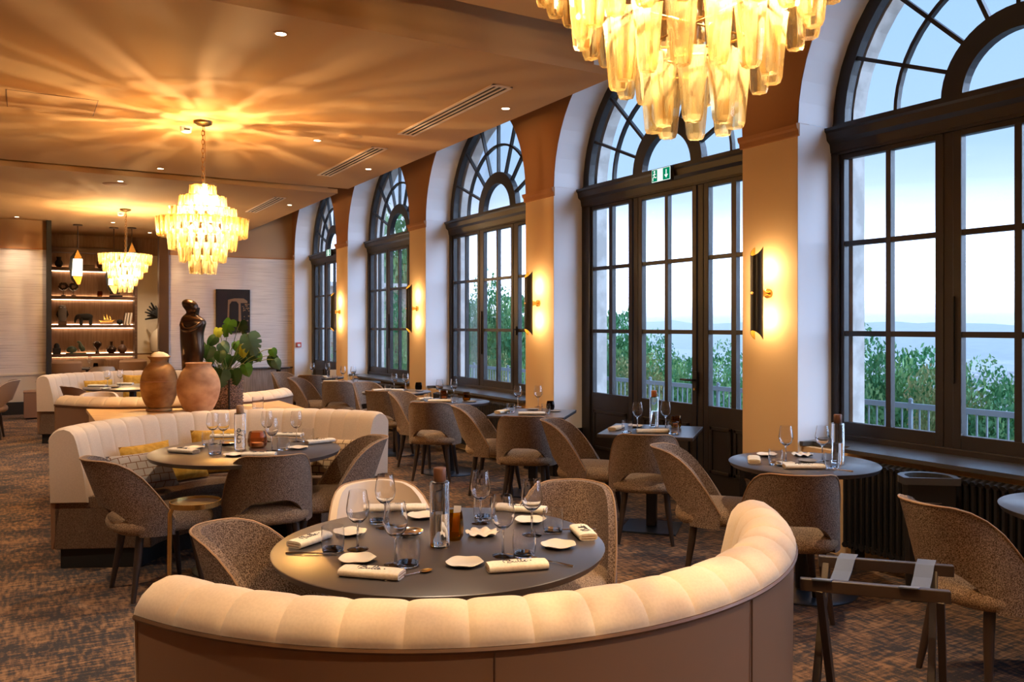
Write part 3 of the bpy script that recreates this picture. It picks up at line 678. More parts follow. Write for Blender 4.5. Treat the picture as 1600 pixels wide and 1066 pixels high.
chair_at('cream hide chair on the far side of the foreground round table', 580, 752, -100, me=CMW, name='cream_dining_chair')
chair_at('brown tweed chair at the left of the foreground table, low behind the curved banquette', 312, 824, -38)
chair_at('brown tweed chair at the right of the foreground table, inner side facing the camera', 905, 752, -140)
chair_at('brown tweed chair, back to the camera, at the round table right of the door', 1255, 745, 52)
chair_at('brown tweed chair facing the round window table, its seat toward the curved banquette tip', 1020, 697, -45)
chair_at('brown tweed chair with its back to the camera at the square table before the door', 1008, 681, 50)
chair_at('brown tweed chair seen from the side, facing the square table before the door', 848, 656, -48)
chair_at('brown tweed chair half hidden, back to camera, angled square table left of the door', 815, 652, 52)
chair_at('brown tweed chair seen from the side, facing the angled square table left of the door', 708, 634, -42)
chair_at('brown tweed chair square to the camera, round table with yellow votive', 666, 630, 52)
chair_at('brown tweed chair seen from the side at the round table with the yellow votive', 612, 613, -55)
chair_at('dark tweed chair behind the right end of the cream banquette, cut by its back', 585, 612, 40)
chair_at('brown tweed chair seen edge-on beside the dark chair, at the third round window table', 562, 598, -75)
chair_at('large looking brown tweed chair right behind the middle of the cream banquette back', 522, 597, 56)
chair_at('brown tweed chair in profile left of the chair behind the cream banquette', 452, 591, -40)
chair_at('brown tweed chair at the far small table beside the wall, back to the camera', 482, 587, 60)
chair_at('farthest brown tweed chair, in profile below the monstera leaves', 430, 582, -60)
chair_at('brown tweed chair at the right edge of the picture beside the folding tray stand', 1426, 785, -14)
chair_at('dark brown chair peeping over the second banquette, left of a cream chair back', 97, 605, 20, me=CMD)
chair_at('cream hide chair whose top shows over the far brown banquette', 157, 613, -100, me=CMW, name='cream_dining_chair')
X0, Y0 = -0.12, 13.3
make_chair('tan chair with pale bands cut by the left edge of the picture', X0 - 0.33, Y0 + 0.1, 175, me=CMT, name='tan_dining_chair')

# ------------------------------------------------------------------ curved banquettes
DCH = R(7)
PROF = [(0.985, .43), (0.992, .52), (1.012, .64), (1.035, .74), (1.052, .81), (1.068, .855), (1.095, .884), (1.135, .897), (1.175, .889), (1.208, .866), (1.228, .838), (1.232, .822)]
def channel_mesh():
    dA = DCH
    def fn(u, v):
        i = v * (len(PROF) - 1); k = min(int(i), len(PROF) - 2); f = i - k
        r = PROF[k][0] + (PROF[k + 1][0] - PROF[k][0]) * f; z = PROF[k][1] + (PROF[k + 1][1] - PROF[k][1]) * f
        k0, k1 = max(0, k - 1), min(len(PROF) - 1, k + 2)
        tr, tz = PROF[k1][0] - PROF[k0][0], PROF[k1][1] - PROF[k0][1]; n = math.hypot(tr, tz); nr, nz_ = -tz / n, tr / n
        b = 0.0065 * (1 - abs(2 * u - 1) ** 5) * (1 - max(0, v - 0.86) / 0.14 * 0.8)
        a = (u - 0.5) * dA
        return ((r + nr * b) * math.cos(a), (r + nr * b) * math.sin(a), z + nz_ * b)
    return MB().grid(fn, 14, 26).mesh('channel', M_velvet)
CHN = channel_mesh()
def ringband(prof, a0, a1, n, closed=True):
    m = MB(); k = len(prof)
    vs = [(r * math.cos(a0 + (a1 - a0) * i / n), r * math.sin(a0 + (a1 - a0) * i / n), z) for i in range(n + 1) for r, z in prof]
    fs = [(i * k + j, i * k + (j + 1) % k, (i + 1) * k + (j + 1) % k, (i + 1) * k + j) for i in range(n) for j in range(k if closed else k - 1)]
    if closed: fs += [tuple(range(k)), tuple(range(n * k + k - 1, n * k - 1, -1))]
    return m.add(vs, fs, True)
def make_banquette(cx, cy_, mid, label, NCH):
    SPAN = NCH * DCH
    t = thing('curved_banquette', label, 'banquette', (cx, cy_, 0), R(mid))
    h = SPAN / 2
    ringband([(0.66, 0.0), (0.66, 0.125), (1.17, 0.125), (1.17, 0.0)], -h + 0.02, h - 0.02, 40).build('plinth', M_matt, t, 0.003)
    ringband([(0.60, 0.125), (0.60, 0.385), (0.99, 0.385), (0.99, 0.428), (1.198, 0.428), (1.198, 0.125)], -h, h, 40).build('seat_base', M_base, t, 0.006)
    ringband([(0.575, 0.385), (0.562, 0.41), (0.568, 0.44), (0.60, 0.462), (0.80, 0.468), (1.0, 0.455), (1.0, 0.385)], -h, h, 40).build('seat_cushion', M_base, t)
    n1 = 46
    ringband([(1.16, 0.385), (1.16, 0.82), (1.226, 0.822), (1.222, 0.40), (1.218, 0.125), (1.20, 0.125)], -h, h, n1).build('back_panel', M_hide, t, 0.004)
    for a in (-0.32, 0.33):
        MB().tube([(1.2265 * math.cos(a) + 0.0, 1.2265 * math.sin(a), 0.10), (1.229 * math.cos(a), 1.229 * math.sin(a), 0.82)], 0.0022, 5).build('seam', M_welt, t)
    MB().tube([(1.231 * math.cos(-h + SPAN * i / 60), 1.231 * math.sin(-h + SPAN * i / 60), 0.815) for i in range(61)], 0.0075, 6).build('welt', M_welt, t)
    for i in range(NCH): put('channel', CHN, t, None, -h + SPAN * (i + 0.5) / NCH)
    for s_ in (-1, 1):
        p = [(r, z) for r, z in PROF] + [(1.222, .42), (0.985, .42)]
        e = MB(); a = s_ * h; d = s_ * 0.018
        q = [(1.10 + (r - 1.10) * 1.0, z) for r, z in p]
        vs = [(r * math.cos(a), r * math.sin(a), z) for r, z in q] + [((1.1 + (r - 1.1) * 0.93) * math.cos(a) - math.sin(a) * d, (1.1 + (r - 1.1) * 0.93) * math.sin(a) + math.cos(a) * d, 0.66 + (z - 0.66) * 0.97) for r, z in q]
        n = len(q); e.add(vs, [tuple(range(n)), tuple(range(2 * n - 1, n - 1, -1))] + [(i, (i + 1) % n, n + (i + 1) % n, n + i) for i in range(n)], True)
        e.build('end_panel', M_velvet, t)
    return t
CF, CMm, PER = (1.36, 2.80), (1.24, 5.51), 6.5
bf = make_banquette(CF[0], CF[1], -92.5, 'curved banquette across the foreground, brown leather back and cream channelled roll', 18)
bm_ = make_banquette(CMm[0], CMm[1], 87.5, 'curved cream channelled banquette behind the mid-room table with patterned pillows', 19)
bb = dup(bf, (CF[0], CF[1] + PER, 0), R(-92.5), 'curved banquette with its brown back to the camera, beyond the jars')
bc = dup(bm_, (CMm[0], CMm[1] + PER, 0), R(87.5), 'farthest curved cream banquette, in front of the shelves')

# ------------------------------------------------------------------ pillows
def pillow(label, c, ang, w, h, m, tilt=18, th=0.12, name='throw_pillow'):
    n = 14
    def fn(s_):
        def f(u, v):
            x, z = 2 * u - 1, 2 * v - 1
            k = ((1 - x ** 4) * (1 - z ** 4)); k = max(0, k) ** 0.5
            px = x * (1 - 0.10 * (1 - abs(z)) * 0) * w / 2 * (1 - 0.06 * (1 - z * z) * abs(x)); pz = z * h / 2 * (1 - 0.06 * (1 - x * x) * abs(z))
            return (px, s_ * th / 2 * k, pz)
        return f
    o = MB().grid(fn(-1), n, n).grid(fn(1), n, n).build(name, m)
    o.rotation_mode = 'XYZ'; o.location = c; o.rotation_euler = (R(-tilt), 0, R(ang) - PI / 2)
    return tag(o, label, 'pillow')
def pil(deg, r, z, lab, w, h, m, tilt=20, base=CMm, turn=0):
    a = R(deg); return pillow(lab, (base[0] + r * math.cos(a), base[1] + r * math.sin(a), z), deg + turn, w, h, m, tilt)
pil(144, 0.70, 0.595, 'grey throw pillow with rust check, at the left end of the cream banquette', 0.44, 0.27, M_grid, 30, turn=-30)
pil(112, 0.74, 0.56, 'mustard cushion seen under the mid-room table, beside its column', 0.36, 0.19, M_mustard, 22)
pil(124, 0.90, 0.60, 'mustard pillow behind the left edge of the mid-room table', 0.42, 0.27, M_mustard, 14)
pil(90, 0.915, 0.62, 'mustard pillow showing behind the corked bottle on the mid-room table', 0.38, 0.33, M_mustard, 12)
pil(20, 0.72, 0.61, 'tan throw pillow with brown lattice, at the right end of the cream banquette', 0.38, 0.29, M_grid2, 28, turn=25)
B2 = (CMm[0], CMm[1] + PER)
pil(112, 0.91, 0.64, 'mustard pillow low on the farthest banquette, behind the napkin', 0.40, 0.32, M_mustard, 14, B2)
pil(82, 0.90, 0.66, 'mustard pillow upright on the farthest banquette, near the ochre jar', 0.34, 0.40, M_mustard, 14, B2)

# ================================================================== TABLES
def round_table(label, x, y, r, foot=0.30):
    t = thing('round_table', label, 'table', (x, y, 0))
    MB().lathe([(0, .748), (r - 0.004, .748), (r, .745), (r - 0.012, .722), (r - 0.03, .719), (0, .719)], 72).build('tabletop', M_top, t)
    MB().lathe([(0.045, 0.0), (0.045, .70), (0.14, .715), (0.14, .719)], 20, cap=(True, False)).build('column', M_black, t)
    MB().lathe([(0, 0.0), (foot, 0.0), (foot, 0.008), (foot - 0.02, 0.014), (0, 0.018)], 40).build('base_plate', M_plate, t)
    return t
def square_table(label, x, y, w, ang):
    t = thing('square_table', label, 'table', (x, y, 0), R(ang))
    MB().box((0, 0, .740), (w, w, .016)).build('tabletop', M_top, t, 0.003)
    MB().prism([(-w / 2 + .002, -w / 2 + .002), (w / 2 - .002, -w / 2 + .002), (w / 2 - .002, w / 2 - .002), (-w / 2 + .002, w / 2 - .002)], .722, .732).build('edge', M_topwood, t)
    MB().box((0, 0, .37), (.075, .075, .705)).build('column', M_black, t, 0.004)
    MB().box((0, 0, .006), (.42, .42, .012)).build('base_plate', M_plate, t, 0.003)
    return t
round_table('large dark round table in the foreground, laid for six', 1.323, 2.78, 0.604, 0.33)
round_table('large dark round table in front of the cream banquette, laid for five', 1.235, 5.49, 0.594, 0.33)
round_table('large dark round table hidden behind the jars, a glass showing above the banquette', CF[0], CF[1] + PER, 0.60, 0.33)
round_table('far round table before the farthest banquette, its rim left of the ochre jar', 1.235, 11.99, 0.594, 0.33)
round_table('round window table on the pillar right of the door, laid for two', 3.943, 3.348, 0.424)
round_table('round table cut by the right edge of the picture', 4.055, 1.80, 0.42)
square_table('square table turned to the door, reflecting blue daylight', 4.153, 4.965, 0.70, 41)
square_table('square table turned on edge beside the second pillar, left of the door', 4.045, 6.52, 0.70, 46)
round_table('round window table with the yellow votive, before the ribbed radiator', 3.89, 7.936, 0.42)
round_table('round window table with a dark votive, at the third pillar', 3.909, 9.45, 0.42)
round_table('small round table before the second window from the back, behind an empty chair', 4.0, 11.35, 0.42)
round_table('farthest round window table, a white card standing on it', 3.94, 12.75, 0.42)
tb = round_table('tiny black table in the far window corner under the fire alarm', 4.25, 16.2, 0.22, 0.16)

# ------------------------------------------------------------------ tableware
LB = MB
def shared(key, f):
    if key not in pane_cache: pane_cache[key] = f()
    return pane_cache[key]
G_bowl = lambda: MB().lathe([(0.004, .092), (0.020, .100), (0.034, .115), (0.0405, .135), (0.041, .150), (0.037, .180), (0.031, .212), (0.0303, .212), (0.036, .180), (0.040, .150), (0.0395, .136), (0.033, .117), (0.019, .102), (0.0, .097), (0.004, .092)], 28, cap=(False, False)).mesh('bowl', M_glass)
G_stem = lambda: MB().lathe([(0.009, .004), (0.0045, .012), (0.0036, .05), (0.004, .088), (0.006, .0955)], 12).mesh('stem', M_thick)
G_foot = lambda: MB().lathe([(0.0, 0.0), (0.037, 0.0), (0.038, .0015), (0.025, .0035), (0.009, .007), (0.0, .008)], 28).mesh('foot', M_glass)
G_tb = lambda: MB().lathe([(0.0, 0.0), (0.034, 0.0), (0.037, .004), (0.036, .012), (0.0, .014)], 24).mesh('thick_base', M_thick)
G_tw = lambda: MB().lathe([(0.037, .004), (0.0405, .03), (0.041, .055), (0.039, .09), (0.0384, .09), (0.0400, .055), (0.0395, .03), (0.036, .0145), (0.037, .004)], 28, cap=(False, False)).mesh('wall', M_glass)
def wine(label, x, y, z=0.748, s=1.0, group=None, full=True, cat='wine glass'):
    t = thing('wine_glass', label, cat, (x, y, z), 0, group)
    put('bowl', shared('g1', G_bowl), t); put('stem', shared('g2', G_stem), t); put('foot', shared('g3', G_foot), t)
    t.scale = (s, s, s); return t
def tumbler(label, x, y, z=0.748, s=1.0, group=None):
    t = thing('water_tumbler', label, 'tumbler', (x, y, z), 0, group)
    put('thick_base', shared('t1', G_tb), t); put('glass_wall', shared('t2', G_tw), t); t.scale = (s, s, s); return t
def bottle(label, x, y, cap, h=0.236, z=0.748, text=True, rz=0.0):
    t = thing('water_bottle', label, 'bottle', (x, y, z), rz)
    MB().lathe([(0.0, 0.0), (0.034, 0.0), (0.036, .004), (0.036, h - 0.006), (0.033, h), (0.022, h + 0.002), (0.020, h + 0.012), (0.018, h + 0.012), (0.020, h), (0.031, h - 0.003), (0.0335, h - 0.008), (0.0335, 0.016), (0.0, 0.014)], 28).build('glass_body', M_water, t)
    MB().lathe([(0.0, 0.0165), (0.0331, 0.0165), (0.0331, h * 0.52), (0.0, h * 0.52)], 24).build('water', thinwater, t)
    MB().lathe([(0.019, h - 0.004), (0.023, h + 0.004), (0.023, h + 0.047), (0.021, h + 0.050), (0.0, h + 0.050)], 24).build('stopper', cap, t)
    if text:
        me = text_mesh('cryo', 0.055, M_ink, 'lettering')
        for v in me.vertices:          # wrap the upright word round the glass
            x_, y_, z_ = v.co; a = -PI / 2 + (-y_) / 0.0365 * 1.0
            v.co = (0.0366 * math.cos(a), 0.0366 * math.sin(a), 0.092 + x_)
        put('lettering', me, t)
    return t
thinwater = real_glass('still water', (0.97, 0.985, 1.0), 1.33)
def wavy(r, wa, n, h):
    w = lambda a, i: 1 + (wa * math.sin(n * a) if i > 1 else 0)
    m = MB(); N = 48; prof = [(0.0, 0.004), (r * .45, 0.0), (r * .8, h * .5), (r, h), (r * .96, h + .001), (r * .7, h * .45), (0.0, 0.006)]
    vs = []
    for i, (q, z) in enumerate(prof):
        for k in range(N):
            a = 2 * PI * k / N; f = q / r
            vs.append((q * (1 + wa * f * math.sin(n * a)) * math.cos(a), q * (1 + wa * f * math.sin(n * a)) * math.sin(a), z + h * wa * 6 * f * f * math.sin(n * a + 1)))
    fs = [(i * N + k, i * N + (k + 1) % N, (i + 1) * N + (k + 1) % N, (i + 1) * N + k) for i in range(len(prof) - 1) for k in range(N)]
    return m.add(vs, fs, True)
def plate(label, x, y, r=0.064, kind='bread', z=0.748, rz=0.0):
    if kind == 'scallop': me = shared('pl2', lambda: wavy(0.062, 0.075, 8, 0.012).mesh('scalloped_dish', M_porc)); nm = 'scalloped_dish'
    elif kind == 'silver': me = shared('pl3', lambda: MB().lathe([(0, .004), (.03, .002), (.05, .008), (.058, .016), (.057, .018), (.048, .011), (.03, .006), (0, .006)], 32).mesh('silver_dish', M_steel)); nm = 'silver_dish'
    elif kind == 'grey': me = shared('pl4', lambda: MB().lathe([(0, .003), (.04, .002), (.055, .008), (.054, .010), (.04, .006), (0, .006)], 28).mesh('grey_dish', M_greyst)); nm = 'grey_dish'
    else: me = shared('pl1', lambda: wavy(0.064, 0.025, 5, 0.013).mesh('bread_plate', M_porc)); nm = 'bread_plate'
    o = put(nm, me, None, (x, y, z), rz); o.scale = (r / 0.064,) * 2 + (1,)
    return tag(o, label, 'dish' if kind != 'bread' else 'plate')
def script_strokes():
    # looping handwriting: a capital B with flourish, then u l l e, and a dot
    P = [[(0.0, 0.10), (-.06, .30), (.0, .52), (.14, .55), (.24, .45), (.22, .2), (.14, -.1)], [(.16, .50), (.36, .62), (.44, .46), (.28, .32), (.46, .30), (.50, .08), (.32, -.02), (.16, .04)],
         [(.52, .2), (.58, .26), (.56, .04), (.64, .0), (.72, .10), (.74, .26), (.73, .06), (.80, .02), (.90, .22), (.98, .54), (.93, .60), (.89, .42), (.92, .04), (1.0, .03), (1.10, .24), (1.18, .54), (1.13, .60), (1.09, .42), (1.12, .04), (1.2, .03), (1.27, .16), (1.38, .26), (1.36, .32), (1.28, .22), (1.30, .06), (1.40, .02), (1.50, .12)]]
    return P
def embroidery(w):
    m = MB()
    for s_ in script_strokes():
        pts = []
        for i in range(len(s_) - 1):
            p0 = s_[max(0, i - 1)]; p1 = s_[i]; p2 = s_[i + 1]; p3 = s_[min(len(s_) - 1, i + 2)]
            for k in range(4):
                t_ = k / 4; q = []
                for d in (0, 1): q.append(0.5 * (2 * p1[d] + (-p0[d] + p2[d]) * t_ + (2 * p0[d] - 5 * p1[d] + 4 * p2[d] - p3[d]) * t_ ** 2 + (-p0[d] + 3 * p1[d] - 3 * p2[d] + p3[d]) * t_ ** 3))
                pts.append(q)
        pts.append(s_[-1])
        m.tube([((x - 0.85) * w, (y - 0.28) * w, 0) for x, y in pts], 0.0010, 4)
    m.lathe([(0, -0.0006), (.045 * w * 1.2, -0.0006), (.045 * w * 1.2, .0006), (0, .0006)], 10, ((1.72 - .85) * w, (.20 - .28) * w, 0))
    return m
def napkin(label, x, y, deg, L=0.20, Wd=0.075, H=0.028, word=True, z=0.748, far=False):
    t = thing('rolled_napkin', label, 'napkin', (x, y, z), R(deg))
    n = 20
    def sect(k):
        a = 2 * PI * k / n; e = 0.62
        c_, s_ = math.cos(a), math.sin(a)
        return (math.copysign(abs(c_) ** e, c_) * Wd / 2, H / 2 + math.copysign(abs(s_) ** e, s_) * H / 2)
    m = MB(); NX = 8; vs = []
    for i in range(NX + 1):
        x_ = -L / 2 + L * i / NX; f = 1 - 0.06 * abs(2 * i / NX - 1) ** 3 + 0.02 * math.sin(i * 2.1)
        for k in range(n): q = sect(k); vs.append((x_, q[0] * f, q[1] * f))
    fs = [(i * n + k, i * n + (k + 1) % n, (i + 1) * n + (k + 1) % n, (i + 1) * n + k) for i in range(NX) for k in range(n)]
    m.add(vs, fs + [tuple(range(n)), tuple(range(NX * n + n - 1, NX * n - 1, -1))], True)
    m.build('cloth', M_linen, t)
    if not far:
        for zz in (0.3, 0.62): 
            for e_ in (-1, 1): MB().box((e_ * (L / 2 + 0.0005), 0, H * zz), (0.002, Wd * 0.72, H * 0.07)).build('fold', M_pipe, t)
    if word: put('embroidery', shared('emb', lambda: embroidery(0.052).mesh('embroidery', M_ink)), t, (0, 0, H + 0.0006))
    return t
def cutlery(label, x, y, deg, kind='spoon', z=0.748):
    t = thing('spoon' if kind == 'spoon' else 'fork', label, kind, (x, y, z), R(deg))
    MB().tube([(-0.09, 0, .003), (-0.03, 0, .006), (0.04, 0, .005)], [.0045, .0028, .0022], 8).build('handle', M_steel, t)
    if kind == 'spoon':
        MB().lathe([(0, .001), (.010, .002), (.016, .007), (.0155, .0075), (.009, .004), (0, .003)], 16, (0.062, 0, 0), 1.5, 1.0).build('bowl', M_brass if 'gold' in label else M_steel, t)  # golden reflection on the silver bowl is put in as brass colour
    else:
        f = MB().box((0.052, 0, .004), (.024, .018, .002))
        for q in range(4): f.box((0.08, -.0075 + .005 * q, .005), (.036, .0022, .002))
        f.build('tines', M_steel, t)
    return t
def votive(label, x, y, m, z=0.748, s=1.0, r=0.042, name='votive_glass', cat='candle holder'):
    t = thing(name, label, cat, (x, y, z))
    MB().lathe([(0.0, 0.0), (r * .75, 0.0), (r * .98, .012), (r * 1.05, .035), (r * .95, .075), (r * .85, .092), (r * .83, .092), (r * .92, .075), (r * 1.0, .035), (r * .9, .014), (0.0, .006)], 26, cap=(False, False)).build('glass', m, t)
    if cat == 'candle holder': MB().lathe([(0.0, .007), (r * .6, .007), (r * .6, .028), (0, .028)], 16).build('candle', M_paper, t)
    t.scale = (s, s, s); return t
# --- foreground table (surveyed on its top)
F = 'on the foreground table'
for u, v, l in [(559, 858, 'wine glass %s left of the front, between tumbler and plates' % F), (602, 824, 'tall wine glass %s in front of the cream chair' % F), (618, 882, 'wine glass %s behind the front tumbler with the gold-tinted spoon' % F),
                (751, 817, 'wine glass %s right of the bottle, at the far rim' % F), (786, 868, 'wine glass %s just behind the front right napkin' % F), (831, 836, 'wine glass %s nearest the right hand chair' % F)]: wine(l, *at(u, v))
for u, v, l in [(520, 864, 'water tumbler %s at the far left, beside a napkin' % F), (591, 819, 'water tumbler %s below the cream chair' % F), (637, 886, 'water tumbler %s at the front with a spoon leaning by it' % F),
                (755, 813, 'water tumbler %s behind the far rim wine glass' % F), (819, 871, 'water tumbler %s behind the front right embroidered napkin' % F), (864, 834, 'water tumbler %s closest to the right rim' % F)]: tumbler(l, *at(u, v - 3))
for u, v, l in [(547, 834, 'bread plate %s left, behind the first wine glass' % F), (558, 876, 'bread plate %s front left, touching the embroidered napkin' % F), (660, 808, 'bread plate %s at the far rim, left of the bottle' % F),
                (726, 882, 'bread plate %s front centre, alone below the bottle' % F), (828, 815, 'bread plate %s at the far right before the long napkin' % F), (873, 854, 'bread plate %s at the right rim' % F)]: plate(l, *at(u, v), rz=random.random() * 3)
plate('white scalloped butter dish right of the bottle ' + F, *at(754, 835), kind='scallop'); plate('silver dish left of the bottle ' + F, *at(638, 836), kind='silver')
bottle('clear water bottle with dark wooden stopper in the middle of the foreground table', *at(687, 853), M_capwood, rz=YAW * -1 + PI * 0.9, text=False)
fw = -math.degrees(YAW)
for u, v, d, L, l in [(581, 900, fw - 14, .205, 'embroidered napkin %s at front left' % F), (808, 889, fw + 14, .20, 'embroidered napkin %s at front right' % F), (484, 848, fw + 62, .17, 'rolled napkin %s at the far left rim' % F),
                      (911, 836, fw + 100, .16, 'rolled napkin %s standing out at the right rim' % F), (812, 799, fw - 12, .23, 'long rolled napkin %s before the right hand chair' % F), (618, 798, fw + 8, .26, 'long rolled napkin %s before the cream chair' % F)]:
    napkin(l, *at(u, v), d, L, word=True)
cutlery('silver spoon with golden reflection beside the front left embroidered napkin', *at(640, 899), fw + 38); cutlery('silver spoon lying right of the front right embroidered napkin', *at(860, 879), fw + 145)
cutlery('silver fork at the left rim of the foreground table', *at(486, 866), fw - 4, 'fork'); cutlery('silver fork beside the napkin at the right rim of the foreground table', *at(892, 829), fw + 5, 'fork')
vt = votive('tall amber tumbler with a folded white card beside the water bottle', *at(709, 842), M_amberglass, s=1.0, r=0.036, name='amber_tumbler', cat='tumbler'); vt.scale = (1, 1, 1.15)
MB().box((0.005, -0.012, 0.068), (0.03, 0.002, 0.085), tilt=('Y', 0.12)).build('folded_card', M_paper, vt)
# --- mid-room table
M_ = 'on the mid-room table'
for u, v, l in [(349, 695, 'wine glass %s left of the corked bottle' % M_), (332, 694, 'wine glass %s farthest left' % M_), (425, 704, 'tall wine glass %s right of the rust votive' % M_), (463, 690, 'wine glass %s farthest right' % M_), (417, 690, 'wine glass %s at the far rim behind the rust votive' % M_)]: wine(l, *at(u, v))
for u, v, l in [(336, 710, 'water tumbler %s left of the corked bottle, at the front' % M_), (325, 696, 'water tumbler %s behind the left wine glasses' % M_), (443, 704, 'water tumbler %s behind the front napkin' % M_), (481, 691, 'water tumbler %s farthest right' % M_)]: tumbler(l, *at(u, v - 1))
bottle('clear bottle with pale cork and upright lettering on the mid-room table', *at(375, 702), M_cork, rz=-YAW)
votive('rust glass votive beside the corked bottle', *at(402, 699), M_rose, s=1.15, r=0.052)
for u, v, d, l in [(287, 707, fw - 22, 'rolled napkin %s at the left' % M_), (405, 713, fw + 3, 'rolled napkin %s at the front before the chair back' % M_), (500, 692, fw + 40, 'rolled napkin %s at the right rim' % M_), (353, 684, fw + 5, 'rolled napkin %s at the far rim behind the left glasses' % M_), (451, 682, fw - 6, 'rolled napkin %s at the far rim on the right' % M_)]: napkin(l, *at(u, v), d, .20)
for u, v, l in [(304, 701, 'bread plate %s behind the left napkin' % M_), (366, 712, 'bread plate %s at the front beside a napkin' % M_), (466, 701, 'bread plate %s on the right' % M_)]: plate(l, *at(u, v))
plate('silver dish behind the corked bottle ' + M_, *at(358, 695), kind='silver')
# --- round window table right of the door
A = 'on the round table right of the door'
for u, v, l in [(1228, 721, 'left wine glass of the pair %s' % A), (1285, 721, 'right wine glass %s, against the bottle' % A)]: wine(l, *at(u, v))
for u, v, l in [(1212, 726, 'water tumbler %s, left' % A), (1300, 732, 'water tumbler %s, in front of the bottle' % A)]: tumbler(l, *at(u, v))
bottle('water bottle with dark wood stopper by the window reveal', *at(1309, 724), M_capwood, text=False)
napkin('rolled napkin at the left rim ' + A, *at(1178, 721), fw + 75, .17, word=False); napkin('rolled napkin at the front ' + A, *at(1256, 732), fw - 2, .22)
plate('white scalloped dish ' + A, *at(1254, 712), kind='scallop'); plate('bread plate near the left tumbler ' + A, *at(1198, 712)); plate('bread plate behind the front napkin ' + A, *at(1228, 727)); plate('grey dish ' + A, *at(1262, 721), kind='grey')
cutlery('silver fork by the front right tumbler ' + A, *at(1306, 735), fw + 150, 'fork')
# --- square table before the door
A = 'on the square table before the door'
for u, v, l in [(996, 671, 'left wine glass of the pair %s' % A), (1040, 670, 'right wine glass of the pair %s' % A)]: wine(l, *at(u, v))
for u, v, l in [(980, 676, 'water tumbler %s, left' % A), (1052, 678, 'water tumbler %s, front right' % A)]: tumbler(l, *at(u, v))
bottle('water bottle with orange wood stopper before the glazed door', *at(1022, 666), M_capora, text=False); votive('pale gold votive ' + A, *at(1056, 668), M_amberglass)
napkin('rolled napkin at the left corner ' + A, *at(963, 671), fw + 60, .17, word=False); napkin('rolled napkin at the front ' + A, *at(1020, 676), fw - 2, .24, word=False)
plate('grey dish ' + A, *at(1033, 671), kind='grey'); plate('bread plate behind the left glass ' + A, *at(993, 667))
# --- remaining window tables
A = 'on the angled square table left of the door'
wine('left wine glass ' + A, *at(809, 636)); wine('right wine glass %s, before the pillar' % A, *at(841, 636)); tumbler('left water tumbler ' + A, *at(798, 645)); tumbler('right water tumbler ' + A, *at(853, 646))
napkin('rolled napkin at the left corner ' + A, *at(785, 645), fw + 55, .16, word=False); napkin('rolled napkin at the front ' + A, *at(831, 648), fw, .24, word=False); plate('grey dish at the right ' + A, *at(868, 643), kind='grey'); plate('grey dish between the glasses ' + A, *at(833, 640), kind='grey'); votive('dark votive ' + A, *at(860, 640), M_smoke, s=.9)
A = 'on the round table with the yellow votive'
wine('left wine glass ' + A, *at(687, 623)); wine('right wine glass ' + A, *at(709, 622)); tumbler('left water tumbler ' + A, *at(668, 627)); tumbler('right water tumbler ' + A, *at(710, 629)); votive('yellow glass votive at the right of its round table', *at(729, 626), M_amberglass); votive('rust votive between the two wine glasses by the window', *at(694, 623), M_rose)
napkin('rolled napkin at the left ' + A, *at(664, 625), fw + 40, .17, word=False); napkin('rolled napkin at the front ' + A, *at(687, 628), fw, .24, word=False); plate('grey dish under the votive ' + A, *at(737, 628), kind='grey')
A = 'on the third round window table'
wine('left wine glass ' + A, *at(616, 610)); wine('right wine glass ' + A, *at(634, 610)); votive('dark votive at the right end of the third round window table', *at(654, 609), M_smoke); tumbler('water tumbler ' + A, *at(606, 612)); napkin('rolled napkin at the front ' + A, *at(615, 611), fw, .24, word=False); napkin('rolled napkin at the left ' + A, *at(592, 611), fw + 30, .16, word=False); plate('grey dish ' + A, *at(656, 611), kind='grey')
A = 'on the small table before the second window from the back'
wine('left wine glass ' + A, *at(536, 595)); wine('right wine glass ' + A, *at(552, 595)); tumbler('left water tumbler ' + A, *at(523, 596)); tumbler('right water tumbler ' + A, *at(555, 597)); napkin('rolled napkin ' + A, *at(517, 597), fw, .2, word=False); plate('grey dish ' + A, *at(567, 598), kind='grey')
A = 'on the farthest round window table'
wine('left wine glass ' + A, *at(488, 588)); wine('right wine glass ' + A, *at(512, 588)); napkin('rolled napkin at the left ' + A, *at(476, 589), fw, .2, word=False); napkin('rolled napkin at the front ' + A, *at(499, 590), fw, .24, word=False)
tag(MB().box((0, 0, 0.055), (0.09, 0.004, 0.11)).box((0, 0.03, 0.055), (0.09, 0.004, 0.11)).box((0, 0.015, 0.11), (0.09, 0.034, 0.004)).build('menu_card', M_paper, None, 0, (*at(520, 589), 0.748), R(fw)), 'white folded card standing on the farthest round window table', 'card')
wine('lone wine glass on the tiny corner table under the fire alarm', 4.25, 16.2)
napkin('rolled napkin at the rim of the table cut by the right edge', 3.86, 1.95, 60, .17, word=False)
# --- tables between the far banquettes
wine('wine glass above the far brown banquette, left of the ochre jar', 1.17, 8.93); tumbler('water tumbler just over the far brown banquette roll', 1.02, 8.92); wine('wine glass above the console, right side of the ochre jar neck', 1.42, 9.32)
for u, v, l in [(168, 604, 'large wine glass on the far round table'), (188, 602, 'small wine glass on the far round table, before the mustard pillow')]: wine(l, *at(u, v))
napkin('white napkin at the left of the far round table', *at(152, 604), fw, .22, word=False); napkin('white napkin at the right of the far round table', *at(196, 601), fw, .2, word=False); plate('silver dish on the far round table', *at(180, 606), kind='silver')
plate('bread plate at the front of the far round table', *at(165, 608))

